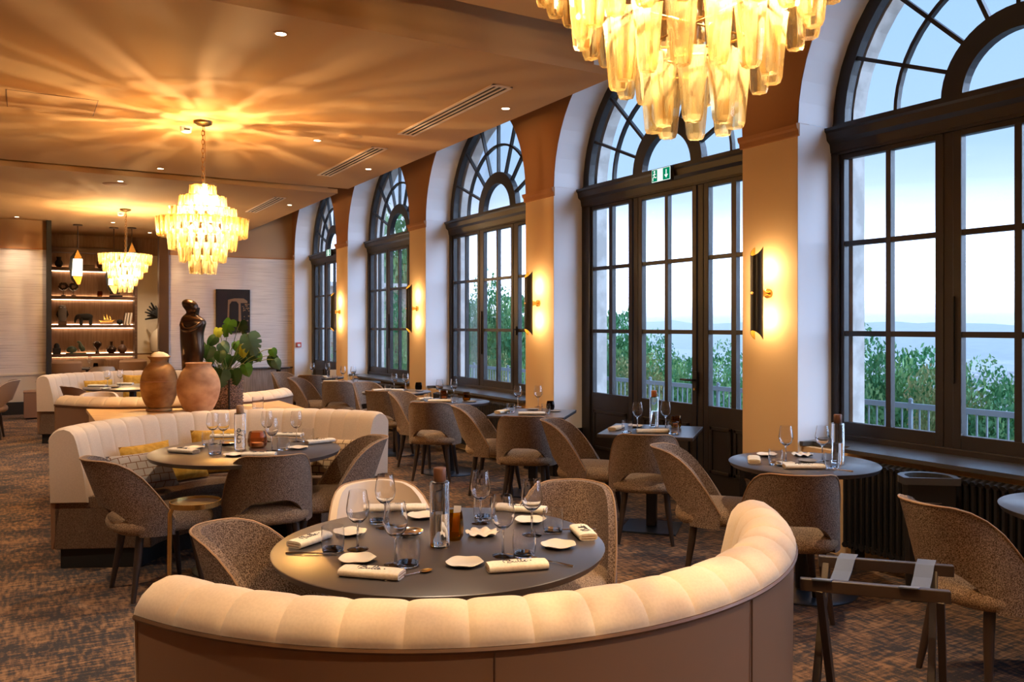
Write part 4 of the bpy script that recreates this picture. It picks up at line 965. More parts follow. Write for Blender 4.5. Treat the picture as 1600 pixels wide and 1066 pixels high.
# ================================================================== CONSOLE, JARS, STATUE, PLANT
def at_x(u, v, X):
    t = (u - 800) / FPX; Y = X * (CS - t * SN) / (SN + t * CS); d = X * SN + Y * CS
    return Y, EYE + (HZ - v) * d / FPX
def console_poly(ins):
    xs = [0.48 + ins + (1.72 - 2 * ins) * i / 18 for i in range(19)]
    a = [(x, CMm[1] + math.sqrt((1.25 + ins) ** 2 - (x - CMm[0]) ** 2)) for x in xs]
    b = [(x, CF[1] + PER - math.sqrt((1.25 + ins) ** 2 - (x - CF[0]) ** 2)) for x in reversed(xs)]
    return a + b
cn = thing('service_console', 'light oak console between the two banquettes, carrying jars, statue and plant', 'console', (0, 0, 0))
MB().prism(console_poly(0.0), 0.77, 0.80).build('worktop', M_oak, cn, 0.003); MB().prism(console_poly(0.02), 0.08, 0.77).build('carcass', M_oak, cn); MB().prism(console_poly(0.05), 0.0, 0.08).build('plinth', M_matt, cn)
def jar(label, x, y, prof, m, foot=None, n=40, extra=None):
    t = thing('clay_jar', label, 'jar', (x, y, 0.80))
    MB().lathe(prof, n, cap=(True, False), wob=lambda a, i: 1 + 0.012 * math.sin(2 * a + i) + 0.006 * math.sin(5 * a + 2 * i)).build('body', m, t, subsurf=1)
    if extra: extra(t)
    return t
def j1x(t):
    MB().lathe([(0.095, 0.0), (0.108, 0.008), (0.108, 0.022), (0.098, 0.03), (0.09, 0.03)], 32).build('foot_ring', M_ochre, t)
    MB().lathe([(0.0, .468), (0.05, .470), (0.078, .480), (0.066, .500), (0.035, .518), (0.0, .523)], 20, wob=lambda a, i: 1 + 0.10 * math.sin(3 * a + i)).build('broken_lid', M_paper, t)
    MB().tube([(0.152 * math.cos(2 * PI * k / 40), 0.152 * math.sin(2 * PI * k / 40), 0.265) for k in range(40)], 0.004, 5, closed=True).build('incised_band', M_terra, t)
jar('ochre necked jar with a pale chipped lid, left one on the console', 1.02, 7.86, [(0.088, .02), (.115, .06), (.146, .14), (.157, .23), (.152, .30), (.128, .375), (.085, .418), (.064, .430), (.066, .448), (.098, .478), (.096, .484), (.066, .462), (.055, .43)], M_ochre, extra=j1x)
jar('round terracotta jar with a wide flat rim, right one on the console', 1.27, 7.40, [(.085, 0.0), (.108, .03), (.152, .11), (.176, .20), (.178, .26), (.160, .33), (.125, .385), (.100, .405), (.103, .425), (.110, .437), (.104, .44), (.090, .42), (.085, .40)], M_terra)
stt = thing('bronze_statue', 'dark bronze statue of a robed hunched figure behind the jars', 'statue', (1.275, 7.80, 0.80), -YAW)
sec = [(0.0, .0, .086), (.03, .0, .084), (.20, .004, .076), (.394, .006, .084), (.46, .018, .097), (.558, .014, .105), (.658, .004, .100), (.724, .006, .102), (.775, .012, .107), (.80, .012, .102), (.823, .004, .086), (.842, .0, .064), (.858, .008, .050), (.872, .016, .048), (.89, .014, .058), (.915, .004, .068), (.943, -.006, .069), (.962, -.014, .058), (.978, -.02, .036), (.985, -.022, .010)]
m = MB(); N = 28; vs = []
for z, cx, hw in sec:
    for k in range(N):
        a = 2 * PI * k / N; fold = (1 + 0.045 * math.sin(5 * a + z * 9)) if z < 0.62 else 1.0
        bulge = 0.022 * max(0, math.cos(a)) ** 3 * math.exp(-((z - .76) / .05) ** 2)
        vs.append((cx + (hw * fold + bulge) * math.cos(a), hw * 0.80 * fold * math.sin(a) - (0.02 if z > .86 else 0), z))
m.add(vs, [(i * N + k, i * N + (k + 1) % N, (i + 1) * N + (k + 1) % N, (i + 1) * N + k) for i in range(len(sec) - 1) for k in range(N)] + [tuple(range(N - 1, -1, -1)), tuple(range((len(sec) - 1) * N, len(sec) * N))], True)
m.build('robed_figure', M_bronze, stt, subsurf=1)
br = MB()
for q in range(5):
    z = .850 + q * .013; br.tube([(.048 + .003 * q, -0.045, z), (.062 + .002 * q, -0.01, z + .004), (.054 + .002 * q, .03, z)], .007, 6)
br.build('braided_hair', M_bronze, stt)
MB().tube([(-.062, -.03, .80), (-.05, -.085, .72), (.02, -.10, .70), (.085, -.06, .745), (.10, -.02, .79)], [.028, .03, .028, .026, .022], 10).build('folded_arm', M_bronze, stt, subsurf=1)
# monstera in a wicker basket
pl = thing('monstera_plant', 'green monstera with split leaves in a wicker basket on the console', 'plant', (1.585, 7.86, 0.80), -YAW)
MB().lathe([(.125, 0), (.145, .06), (.150, .16), (.142, .255), (.146, .272), (.138, .275), (.130, .25)], 36, cap=(True, False)).build('basket', M_wicker, pl)
st_ = MB()
for q in range(9):
    st_.tube([(.1505 * math.cos(2 * PI * k / 36), .1505 * math.sin(2 * PI * k / 36), .03 + .027 * q) for k in range(36)], .0055, 5, closed=True)
st_.build('woven_band', M_wicker, pl)
MB().box((.075, -.135, .13), (.014, .014, .27)).build('basket_strap', M_matt, pl)
MB().lathe([(0, .24), (.13, .24), (.12, .255), (0, .265)], 20).build('soil', M_darkwood, pl)
def leaf_mesh(split):
    out = []
    n = 26
    def half(s_):
        pts = [(0.0, 0.0), (.16, .10), (.34, .08), (.46, -.08), (.50, -.28)]
        if split: pts += [(.30, -.32), (.48, -.40), (.46, -.55), (.24, -.50), (.40, -.66), (.34, -.78), (.16, -.68), (.22, -.92)]
        else: pts += [(.47, -.46), (.38, -.66), (.24, -.84)]
        return [(x * s_, y) for x, y in pts] + [(0, -1.05)]
    m = MB()
    for s_ in (1, -1):
        p = half(s_); k = len(p); vs = [(x, y, -0.22 * abs(x) - 0.16 * y * y) for x, y in p]
        mid = [(0, y, -0.16 * y * y) for y in (0, -.25, -.5, -.75, -1.05)]
        m.add(vs + [(0, -.30, .0), (0, -.60, -.04)], [(k, i, i + 1) if i < k // 2 else (k + 1, i, i + 1) for i in range(k - 1)] + [(k, k // 2, k + 1)])
    return m
LEAF = {}
for nm, mm in (('g', M_leaf), ('d', M_leafd), ('y', M_leafy), ('b', M_leafb)):
    for sp in (0, 1): LEAF[nm, sp] = leaf_mesh(sp).mesh('leaf', mm)
def leaf_frame(tip, nrm):
    T = Vector(tip).normalized(); N_ = Vector(nrm); N_ = (N_ - T * N_.dot(T)).normalized(); X = T.cross(N_) * -1
    X = (-T).cross(N_).normalized()
    return Matrix((X, -T, N_)).transposed()
LV = [(367, 500, 'g', 1, .19, (-.35, -.2, -.9), -.05), (378, 503, 'd', 1, .15, (.2, .1, -.9), .02), (343, 513, 'y', 0, .12, (-.1, -.2, -.9), .03), (344, 526, 'd', 0, .13, (-.5, -.3, -.6), -.05), (338, 541, 'd', 0, .15, (-.2, -.4, -.9), -.08),
      (352, 536, 'b', 0, .14, (.6, -.3, -.6), -.06), (355, 548, 'd', 0, .13, (.1, -.5, -.8), -.12), (381, 538, 'y', 0, .15, (.1, -.3, -.8), .03), (394, 522, 'b', 1, .24, (.35, -.3, -.9), -.05), (393, 545, 'd', 0, .16, (.5, -.2, -.7), .04), (389, 569, 'g', 0, .14, (.4, -.3, -.9), -.05),
      (360, 577, 'd', 0, .20, (-.1, -.35, -.9), -.14), (374, 577, 'd', 0, .17, (.25, -.3, -.9), -.10), (346, 575, 'g', 0, .10, (-.3, -.3, -.8), -.03), (427, 545, 'g', 0, .10, (.3, -.2, -.6), .02), (429, 556, 'd', 0, .13, (.0, -.3, -.9), .02), (432, 562, 'b', 0, .12, (.5, -.3, -.8), .0),
      (313, 524, 'g', 0, .10, (.2, -.4, -.7), -.10), (324, 541, 'g', 0, .11, (.3, -.3, -.7), -.05), (312, 556, 'y', 0, .09, (-.5, -.3, -.4), -.09), (370, 534, 'g', 0, .12, (.2, -.3, -.7), .05), (366, 556, 'd', 0, .13, (-.3, -.3, -.8), .0), (357, 562, 'd', 0, .13, (-.2, -.3, -.8), .06), (384, 558, 'd', 0, .14, (.3, -.3, -.8), .07), (350, 552, 'd', 0, .12, (-.4, -.2, -.8), .08), (372, 548, 'd', 0, .13, (.1, -.4, -.8), .09), (319, 536, 'd', 0, .10, (.4, -.2, -.8), -.02), (330, 556, 'd', 0, .11, (.2, -.3, -.8), .03), (401, 552, 'g', 0, .11, (.5, -.3, -.7), .05)]
K = 7.62 / FPX
for i, (u, v, c_, sp, s_, tip, dy) in enumerate(LV):
    b = Vector(((u - 357) * K, dy, EYE + (HZ - v) * K - 0.80))
    o = put('leaf', LEAF[c_, sp], pl); nr = Vector((random.uniform(-.3, .3), -1.0, random.uniform(.25, .7)))
    o.matrix_local = Matrix.Translation(b) @ leaf_frame(tip, nr).to_4x4() @ Matrix.Scale(s_ * 0.84, 4)
    r0 = Vector((random.uniform(-.05, .05), random.uniform(-.04, .04), .25)); mid = (r0 + b) / 2 + Vector((0, 0, .06))
    MB().tube([r0, (r0 * 2 + mid) / 3 + Vector((0, 0, .02)), mid, (mid + b * 2) / 3 + Vector((0, 0, .015)), b], .0035, 5).build('leaf_stem', M_stem, pl)
tumbler('empty tumbler standing alone on the console right of the plant basket', 1.80, 7.56, 0.80, 1.25)

# ================================================================== SMALL FURNITURE
bt = thing('brass_side_table', 'small round brass rimmed side table on a curved leg beside a tweed chair', 'side table', (0.80, 4.76, 0))
MB().lathe([(0, .585), (.128, .585), (.128, .589), (0, .589)], 32).build('tray', M_leg, bt)
MB().lathe([(.129, .575), (.133, .575), (.133, .603), (.129, .603), (.129, .575)], 40, cap=(False, False)).build('rim', M_brass, bt)
ex = Vector((-CS, SN, 0)) * 0.135
MB().tube([ex * 0.62 + Vector((0, 0, .572)), ex * 0.9 + Vector((0, 0, .565)), ex * 1.02 + Vector((0, 0, .53)), ex * 1.04 + Vector((0, 0, .30)), ex * 1.04 + Vector((0, 0, .012))], .0125, 10).build('curved_leg', M_brass, bt)
MB().lathe([(0, 0), (.125, 0), (.125, .01), (0, .012)], 32).build('base_plate', M_brass, bt)
def rack(label, A, B, Cc, Dd, zt, name='tray_stand'):
    # A-B near rail ends, C-D far rail ends
    c = Vector(((A[0] + B[0] + Cc[0] + Dd[0]) / 4, (A[1] + B[1] + Cc[1] + Dd[1]) / 4, 0)); t = thing(name, label, 'folding stand', c)
    L = lambda p, z: Vector((p[0], p[1], z)) - c
    for p, q in ((A, B), (Cc, Dd)): MB().bar(L(p, zt), L(q, zt), .026, .040).build('rail', M_leg, t, 0.003)
    near = Vector(B) - Vector(A); far = Vector(Dd) - Vector(Cc)
    w = (Vector(Cc) - Vector(A))
    for f, off in ((.10, 0.0), (.90, 0.0)):
        pn = Vector(A) + near * f; pf = Vector(Cc) + far * f; g = near.normalized() * 0.017
        MB().bar(L(pn + g, zt - .01), L(pf + g + w * .12, 0.0), .024, .036).build('leg', M_leg, t, 0.002)
        MB().bar(L(pf - g, zt - .01), L(pn - g - w * .12, 0.0), .024, .036).build('leg', M_leg, t, 0.002)
    for f in (.22, .80):
        pn = Vector(A) + near * (f - .06); pf = Vector(Cc) + far * f; d = near.normalized() * .030; m = MB(); pts = []
        for k in range(9):
            s_ = k / 8; p = pn.lerp(pf, -0.09 + 1.18 * s_); z = zt + .027 - .055 * max(0, 1 - (abs(2 * s_ - 1) / .8) ** 2) * 1.2; pts.append((p, z))
        vs = [];
        for p, z in pts: vs += [L(p - d, z), L(p + d, z), L(p + d, z - .004), L(p - d, z - .004)]
        m.add(vs, [(4 * i + a, 4 * i + (a + 1) % 4, 4 * i + 4 + (a + 1) % 4, 4 * i + 4 + a) for i in range(8) for a in range(4)] + [(3, 2, 1, 0), (32, 33, 34, 35)], False)
        m.build('strap', M_strap, t)
    return t
rack('folding dark wood tray stand with blue grey straps behind the banquette, at the right', at(1250, 905, .70), at(1485, 926, .70), at(1279, 870, .70), at(1490, 886, .70), 0.685)
x0, y0 = 2.06, 12.1
rack('dark folding stand seen end-on as an X, between the plant and the far chairs', (2.36, 13.42), (2.60, 13.84), (2.58, 13.30), (2.82, 13.72), 0.93)
bn = thing('waste_bin', 'black bin with an oval opening standing before the radiator', 'bin', (4.40, 2.86, 0), R(-38))
P = [(-.15, -.06)] + [(.155 * math.cos(a), .02 + .14 * math.sin(a)) for a in [PI * (1 - i / 16) for i in range(17)]] + [(.15, -.06)]
sc = lambda k: [(x * k, y * k) for x, y in P]
bd = MB(); n = len(P); vs = []
for z, k in ((0.0, .72), (.66, .86), (.66, .80), (.30, .74)): vs += [(x, y, z) for x, y in sc(k)]
bd.add(vs, [(i * n + k, i * n + (k + 1) % n, (i + 1) * n + (k + 1) % n, (i + 1) * n + k) for i in range(3) for k in range(n)] + [tuple(range(n - 1, -1, -1)), tuple(range(3 * n, 4 * n))])
bd.build('body', M_black, bn)
tp = MB(); hole = sc(0.78); vs = []
for q, z in ((P, .66), (P, .70), (hole, .70), (hole, .66)): vs += [(x, y, z) for x, y in q]
tp.add(vs, [(i * n + k, i * n + (k + 1) % n, ((i + 1) % 4) * n + (k + 1) % n, ((i + 1) % 4) * n + k) for i in range(4) for k in range(n)]); tp.build('lid_ring', M_sill, bn)
MB().box((0, -.058, .56), (.10, .004, .008)).build('label_slot', M_steel, bn)
bx = thing('box_stool', 'dark brown box stool by the back wall beside the farthest banquette', 'stool', (0.20, 16.1, 0))
MB().box((0, 0, .23), (.42, .42, .42)).build('body', M_hide, bx, 0.008); MB().box((0, 0, .445), (.43, .43, .03)).build('top_pad', M_hide, bx, 0.01); MB().box((0, 0, .01), (.36, .36, .02)).build('plinth', M_matt, bx)
# exit signs: white figure and arrow on green
def exit_sign(label, y, z):
    t = thing('exit_sign', label, 'sign', (FX - 0.16, y, z))
    MB().box((0.012, 0, 0), (.04, .26, .125)).build('case', M_matt, t, 0.003); MB().box((-.0095, 0, 0), (.003, .25, .115)).build('face', M_exitw, t)
    MB().box((-.012, .085, 0), (.002, .07, .105)).build('green_field', M_exitg, t); MB().box((-.012, -.075, 0), (.002, .09, .105)).build('green_field', M_exitg, t)
    f = MB(); x = -.0138; yy = -.075
    f.box((x, yy, .012), (.001, .012, .05)); f.prism([(yy - .026, -.008), (yy + .026, -.008), (yy, -.040)], x - .0005, x + .0005, 'x'); f.build('arrow', M_exitw, t)
    f = MB(); yy = .085
    f.prism([(yy + .012 * math.cos(2 * PI * k / 10), .036 + .010 * math.sin(2 * PI * k / 10)) for k in range(10)], x - .0005, x + .0005, 'x')
    for a, b in (((0, .024), (.004, -.006)), ((.004, -.006), (.022, -.022)), ((.022, -.022), (.020, -.044)), ((.004, -.006), (-.014, -.020)), ((-.014, -.020), (-.026, -.014)), ((0, .020), (.020, .006)), ((0, .020), (-.018, .010))):
        f.bar((x, yy + a[0], a[1]), (x, yy + b[0], b[1]), .008, .001, (1, 0, 0))
    f.build('running_figure', M_exitw, t)
y_, z_ = at_x(1034, 273, FX - .16); exit_sign('green and white lit exit sign on the transom of the nearer glazed door', y_, z_)
y_, z_ = at_x(514, 395, FX - .16); exit_sign('green and white exit sign on the farthest glazed door', y_, z_)
X_, z_ = at_y(466.5, 539, 16.69)
fa = thing('fire_alarm', 'small red and white fire alarm button on the far white window reveal', 'fire alarm', (X_, 16.69, z_)); MB().box((0, -.015, 0), (.10, .03, .10)).build('case', M_red, fa, 0.004); MB().box((0, -.032, -.005), (.055, .006, .05)).build('push_plate', M_plastic, fa)
# abstract painting
pa = thing('painting', 'dark abstract painting with tan rounded shapes on the back wall', 'painting', (3.53, 16.835, 1.835))
M_tan = mat('tan paint', (0.24, 0.14, 0.07), 0.7); M_umber = mat('umber paint', (0.012, 0.008, 0.007), 0.8); M_wine = mat('aubergine paint', (0.016, 0.008, 0.009), 0.8)
MB().box((0, 0, 0), (.645, .03, .85)).build('canvas', M_umber, pa)
MB().box((-.215, -.017, -.02), (.19, .004, .80)).build('dark_panel', M_wine, pa)
b = MB(); b.prism([(-.12, -.42), (-.10, .22), (.02, .25), (.20, .25), (.27, .20), (.27, .16), (.14, .16), (.16, -.42), (.10, -.42), (.10, .14), (.06, .19), (-.03, .19), (-.07, .13), (-.09, -.42)], -.020, -.016, 'y'); b.build('tan_shape', M_tan, pa)
b = MB(); b.prism([(-.08, -.30), (-.06, .12), (-.03, .17), (.05, .17), (.09, .12), (.09, -.30), (.06, -.34), (-.05, -.34)], -.022, -.018, 'y'); b.build('dark_arch', M_umber, pa)
b = MB()
for q in range(26): b.box((random.uniform(.18, .30), -.018, random.uniform(-.25, .14)), (random.uniform(.01, .05), .004, random.uniform(.008, .03)))
b.build('speckle', M_tan, pa)

# ================================================================== ALCOVE
bk = thing('shelf_unit', 'wall shelf unit with lit shelves in the alcove, full of ornaments', 'shelf unit', (0, 18.82, 0))
MB().box((1.215, .235, 1.55), (1.60, .02, 3.1)).build('back_panel', M_shelfback, bk)
for x in (0.44, 1.985): MB().box((x, 0.06, 1.55), (.05, .36, 3.1)).build('side_panel', M_darkwood, bk)
MB().box((1.215, .06, 3.06), (1.60, .36, .10)).build('top_rail', M_darkwood, bk)
SH = (0.985, 1.567, 2.14, 2.715)
for z in SH:
    MB().box((1.215, .06, z - .03), (1.50, .34, .06)).build('shelf', M_darkwood, bk)
    MB().box((1.215, .20, z - .066), (1.48, .014, .010)).build('led_strip', M_led, bk); MB().box((1.215, .213, z + .006), (1.48, .012, .008)).build('led_strip', M_led, bk)
OY = 18.82
def orn(name, label, cat, u, z, m, prof, n=20, sy_=1.0, y=OY):
    X, _ = at_y(u, 500, y); o = MB().lathe(prof, n, (0, 0, 0), 1.0, sy_).build(name, m, None, 0, (X, y, z)); return tag(o, label, cat)
vz = lambda r, h, neck=.35: [(r * .5, 0), (r * .85, h * .15), (r, h * .38), (r * .8, h * .58), (r * neck, h * .72), (r * neck, h * .9), (r * neck * 1.3, h), (0, h)]
orn('black_urn', 'dark urn at the left of the top lit shelf', 'vase', 92, SH[3], M_matt, vz(.075, .20, .5)); 
tag(MB().box((0, 0, .03), (.24, .12, .06)).build('lacquer_box', M_darkwood, None, .004, (at_y(138, 500, OY)[0], OY, SH[3])), 'flat dark box on the top lit shelf', 'box')
orn('brown_bottle_vase', 'dark bottle behind the pendant at the right of the top lit shelf', 'vase', 156, SH[3], M_darkwood, vz(.06, .26, .3))
for u, l in ((99, 'dark ring sculpture on a thin stand, left one of the upper shelf'), (115, 'dark ring sculpture on a thin stand, right one of the upper shelf')):
    t = thing('ring_sculpture', l, 'sculpture', (at_y(u, 500, OY)[0], OY, SH[2]))
    MB().box((0, 0, .01), (.08, .08, .02)).tube([(0, 0, .02), (0, 0, .13)], .006, 6).build('stand', M_matt, t)
    MB().tube([((.062 + .012 * math.sin(3 * k)) * math.cos(2 * PI * k / 18), .0, .19 + (.058 + .01 * math.cos(2 * k)) * math.sin(2 * PI * k / 18)) for k in range(18)], .026, 8, closed=True).build('ring', M_bronze, t)
votive('amber candle glass on the upper lit shelf', at_y(156, 500, OY)[0], OY, M_amberglass, SH[2], 1.2)
t = thing('knot_sculpture', 'dark twisted knot sculpture at the right of the upper lit shelf', 'sculpture', (at_y(181, 500, OY)[0], OY, SH[2]))
MB().box((0, 0, .015), (.24, .12, .03)).build('plinth', M_matt, t); MB().tube([(-.1, 0, .05), (-.06, .02, .13), (.04, -.02, .17), (.10, 0, .10), (.03, .02, .05), (-.03, 0, .10)], [.03, .035, .035, .035, .03, .02], 10).build('knot', M_bronze, t, subsurf=1)
t = thing('owl_figure', 'grey stone owl on a block, left of the middle lit shelf', 'figurine', (at_y(97.5, 500, OY)[0], OY, SH[1]))
MB().box((0, 0, .035), (.15, .13, .07)).build('block', M_darkwood, t)
MB().lathe([(.05, .07), (.075, .12), (.085, .22), (.078, .29), (.066, .315), (.07, .35), (.055, .385), (0, .40)], 20, sy_=.8).build('body', M_greyst, t)
for s_ in (-1, 1): MB().lathe([(0, -.012), (.018, -.006), (.018, .006), (0, .012)], 10, (s_ * .03, -.055, .345)).build('eye', M_plastic, t); MB().tube([(s_ * .07, 0, .28), (s_ * .085, -.01, .20), (s_ * .06, 0, .12)], [.02, .026, .01], 8).build('wing', M_matt, t)
t = thing('elephant_figure', 'black elephant figurine on the middle lit shelf', 'figurine', (at_y(132, 500, OY)[0], OY, SH[1]))
MB().tube([(.15, 0, .14), (.12, 0, .155), (.04, 0, .16), (-.05, 0, .155), (-.09, 0, .165), (-.13, 0, .165), (-.155, 0, .13), (-.17, 0, .08), (-.165, 0, .03)], [.03, .065, .072, .066, .056, .05, .03, .02, .014], 14).build('body', M_matt, t, subsurf=1)
for x, y in ((-.06, -.035), (-.06, .035), (.11, -.035), (.11, .035)): MB().tube([(x, y, .13), (x, y, .0)], [.032, .028], 10).build('leg', M_matt, t)
for s_ in (-1, 1): MB().lathe([(0, -.006), (.04, -.004), (.04, .004), (0, .006)], 12, (0, 0, 0)).build('ear', M_bronze, t, 0, (-.10, s_ * .06, .165)).rotation_euler = (PI / 2, 0, .3)
t = thing('model_ship', 'golden model sailing ship on a stand, on the middle lit shelf', 'model ship', (at_y(166.5, 500, OY)[0], OY, SH[1]))
MB().box((0, 0, .015), (.24, .07, .02)).build('stand', M_darkwood, t)
MB().prism([(-.15, .10), (-.11, .05), (.10, .05), (.16, .11), (.11, .09), (-.10, .085)], -.03, .03, 'y').build('hull', M_brass, t)
for x, h in ((-.05, .20), (.0, .24), (.055, .20)): MB().tube([(x, 0, .08), (x, 0, h)], .004, 5).build('mast', M_brass, t); MB().prism([(x + .002, .10), (x + .042, .10), (x + .004, h - .02)], -.003, .003, 'y').build('sail', M_brass, t)
orn('round_paperweight', 'dark round ornament beside the leaning books', 'ornament', 187, SH[1], M_matt, [(0, 0), (.03, .005), (.058, .04), (.06, .065), (.045, .10), (0, .115)])
for q, (u, m_, l) in enumerate(((193.5, M_darkwood, 'brown book, leftmost of three leaning on the middle shelf'), (197.5, M_paper, 'cream book, middle one of three leaning on the middle shelf'), (202, M_frost, 'pale book, rightmost of three on the middle shelf'))):
    t = thing('book', l, 'book', (at_y(u, 500, OY)[0], OY, SH[1])); t.rotation_euler = (0, R(9), 0)
    MB().box((0, 0, .125), (.036, .15, .25)).build('cover', m_, t); MB().box((0, -.003, .125), (.028, .148, .244)).build('pages', M_paper, t)
t = thing('black_block_figure', 'black seated block figure at the left end of the lowest lit shelf', 'figurine', (at_y(86, 500, OY)[0] + .03, OY, SH[0])); MB().box((0, 0, .06), (.14, .12, .12)).build('seat_block', M_matt, t, .01); MB().lathe([(.05, .12), (.05, .17), (.03, .21), (0, .22)], 14).build('torso', M_matt, t)
t = thing('green_stone_group', 'green carved stone animal group on the lowest lit shelf', 'figurine', (at_y(119, 500, OY)[0], OY, SH[0]))
MB().lathe([(0, 0), (.19, 0), (.18, .02), (0, .025)], 20, sy_=.5).build('ground', M_greenst, t)
MB().lathe([(.0, .02), (.09, .04), (.10, .09), (.06, .14), (0, .16)], 18, (-.08, 0, 0), 1.0, .7).build('crouching_animal', M_greenst, t)
MB().tube([(.13, 0, .04), (.11, 0, .11), (.07, 0, .16), (.075, 0, .21), (.045, 0, .245), (.01, 0, .235)], [.045, .055, .045, .028, .03, .012], 12).build('rearing_animal', M_greenst, t, subsurf=1)
orn('goblet', 'dark goblet shaped vessel in the middle of the lowest lit shelf', 'goblet', 152, SH[0], M_bronze, [(.05, 0), (.035, .02), (.02, .07), (.035, .11), (.078, .16), (.085, .21), (.05, .245), (0, .25)])
orn('bottle_vase', 'squat dark bottle vase, left of two on the lowest lit shelf', 'vase', 174, SH[0], M_bronze, [(.05, 0), (.095, .05), (.10, .09), (.06, .14), (.022, .17), (.022, .22), (.032, .24), (0, .24)])
orn('bottle_vase', 'rounder dark bottle vase, right of two on the lowest lit shelf', 'vase', 191, SH[0], M_darkwood, [(.045, 0), (.088, .06), (.09, .11), (.055, .155), (.024, .18), (.026, .24), (.036, .255), (0, .255)])
# dark coral sculpture on a vase before the frosted panel
t = thing('coral_sculpture', 'black branching coral on a pale vase, beside the bronzed post', 'sculpture', (at_y(251, 500, 18.7)[0], 18.7, 0))
MB().box((0, 0, .47), (.36, .30, .94)).build('pedestal', M_darkwood, t); MB().lathe([(.08, .94), (.19, 1.02), (.21, 1.28), (.15, 1.42), (.06, 1.50), (.07, 1.56), (0, 1.56)], 20).build('vase', M_frost, t)
for q in range(8):
    a = R(95 + 15 * q); L_ = .20 + .10 * random.random(); MB().tube([(0, 0, 1.54), (-.02, 0, 1.72), (-.02 + .5 * L_ * math.cos(a), .05 * math.sin(q), 1.76 + .5 * L_ * math.sin(a)), (-.02 + L_ * math.cos(a), .08 * math.sin(q * 2), 1.78 + L_ * math.sin(a))], [.02, .022, .026, .014], 7).build('branch', M_matt, t)
# pendants: tall faceted leaf shaped bodies with a lit panel
def pendant(u, v0, v1, Y, lab, lit=True, yaw=0.0):
    X, zt = at_y(u, v0, Y); _, zb = at_y(u, v1, Y); H_ = zt - zb
    t = thing('pendant_lamp', lab, 'pendant lamp', (X, Y, CEIL), yaw); z0 = zt - CEIL
    MB().lathe([(0, 0), (.08, 0), (.08, -.02), (0, -.025)], 20).build('canopy', M_post, t); MB().tube([(0, 0, -.02), (0, 0, z0)], .009, 8).build('rod', M_post, t)
    w = .145; prof = [(0, 0), (-w * .8, -.22), (-w, -.5), (-w * .72, -.85), (-.02, -1.0), (w * .45, -.92), (w * .55, -.5), (w * .45, -.25)]
    MB().prism([(x, z * H_) for x, z in prof], -.01, .05, 'y').build('dark_body', M_matt, t, 0, (0, 0, z0))
    def facet(pts, m, nm): MB().prism([(x, z * H_) for x, z in pts], -.045, -.008, 'y').build(nm, m, t, 0, (0, 0, z0))
    facet([(-.005, -.02), (w * .45, -.25), (-.065, -.27)], M_brass, 'upper_facet'); facet([(-.075, -.28), (w * .52, -.28), (w * .5, -.74), (-.095, -.74)], M_pend if lit else M_brass, 'lit_panel'); facet([(-.085, -.76), (w * .5, -.76), (w * .25, -.98), (-.01, -.98)], M_brass, 'lower_facet')
    if lit: lamp('pendant_light', 'POINT', (0, -.10, z0 - H_ / 2), 2.5, (1, .75, .45), t, shadow_soft_size=.05)
pendant(121.5, 389, 446, 17.15, 'leaf shaped pendant lamp with a lit white panel, left of the far chandelier'); pendant(178, 405, 460, 17.3, 'leaf shaped brass pendant, lower part showing below the far chandelier'); pendant(206, 378, 440, 17.15, 'leaf shaped brass pendant whose tip shows above the far chandelier')
# alcove furniture
tx, ty = 1.05, 17.75
round_table('small dark round table in the alcove before the shelves', tx, ty, .36, .2)
wine('wine glass on the alcove table', tx + .02, ty - .05); votive('dark votive on the alcove table', tx + .12, ty - .12, M_smoke); napkin('napkin on the alcove table', tx - .2, ty - .1, 0, .18, word=False)
def wing_chair(label, x, y, ang):
    t = thing('wing_chair', label, 'armchair', (x, y, 0), R(ang) - PI / 2)
    ringband([(.30, .30), (.30, .85), (.33, .89), (.37, .85), (.37, .20), (.34, .16), (.30, .2)], R(270 - 105), R(270 + 105), 30).build('backrest', M_tanfab, t)
    MB().lathe([(0, .22), (.29, .22), (.30, .26), (.30, .40), (.27, .44), (0, .45)], 28).build('seat', M_tanfab, t)
    for sx_, sy_ in ((-1, -1), (1, -1), (1, 1), (-1, 1)): MB().tube([(sx_ * .2, sy_ * .2, .24), (sx_ * .23, sy_ * .23, 0)], [.02, .012], 8).build('leg', M_leg, t)
wing_chair('tan wing armchair at the left of the alcove table', 0.78, 17.75, 8); wing_chair('tan wing armchair at the right of the alcove table', 1.72, 17.85, 170); wing_chair('tan wing armchair behind the alcove table', 1.05, 18.2, -90)
make_chair('cream chair before the alcove table, its top over the farthest banquette', 1.22, 17.22, 95, me=CMW, name='cream_dining_chair')

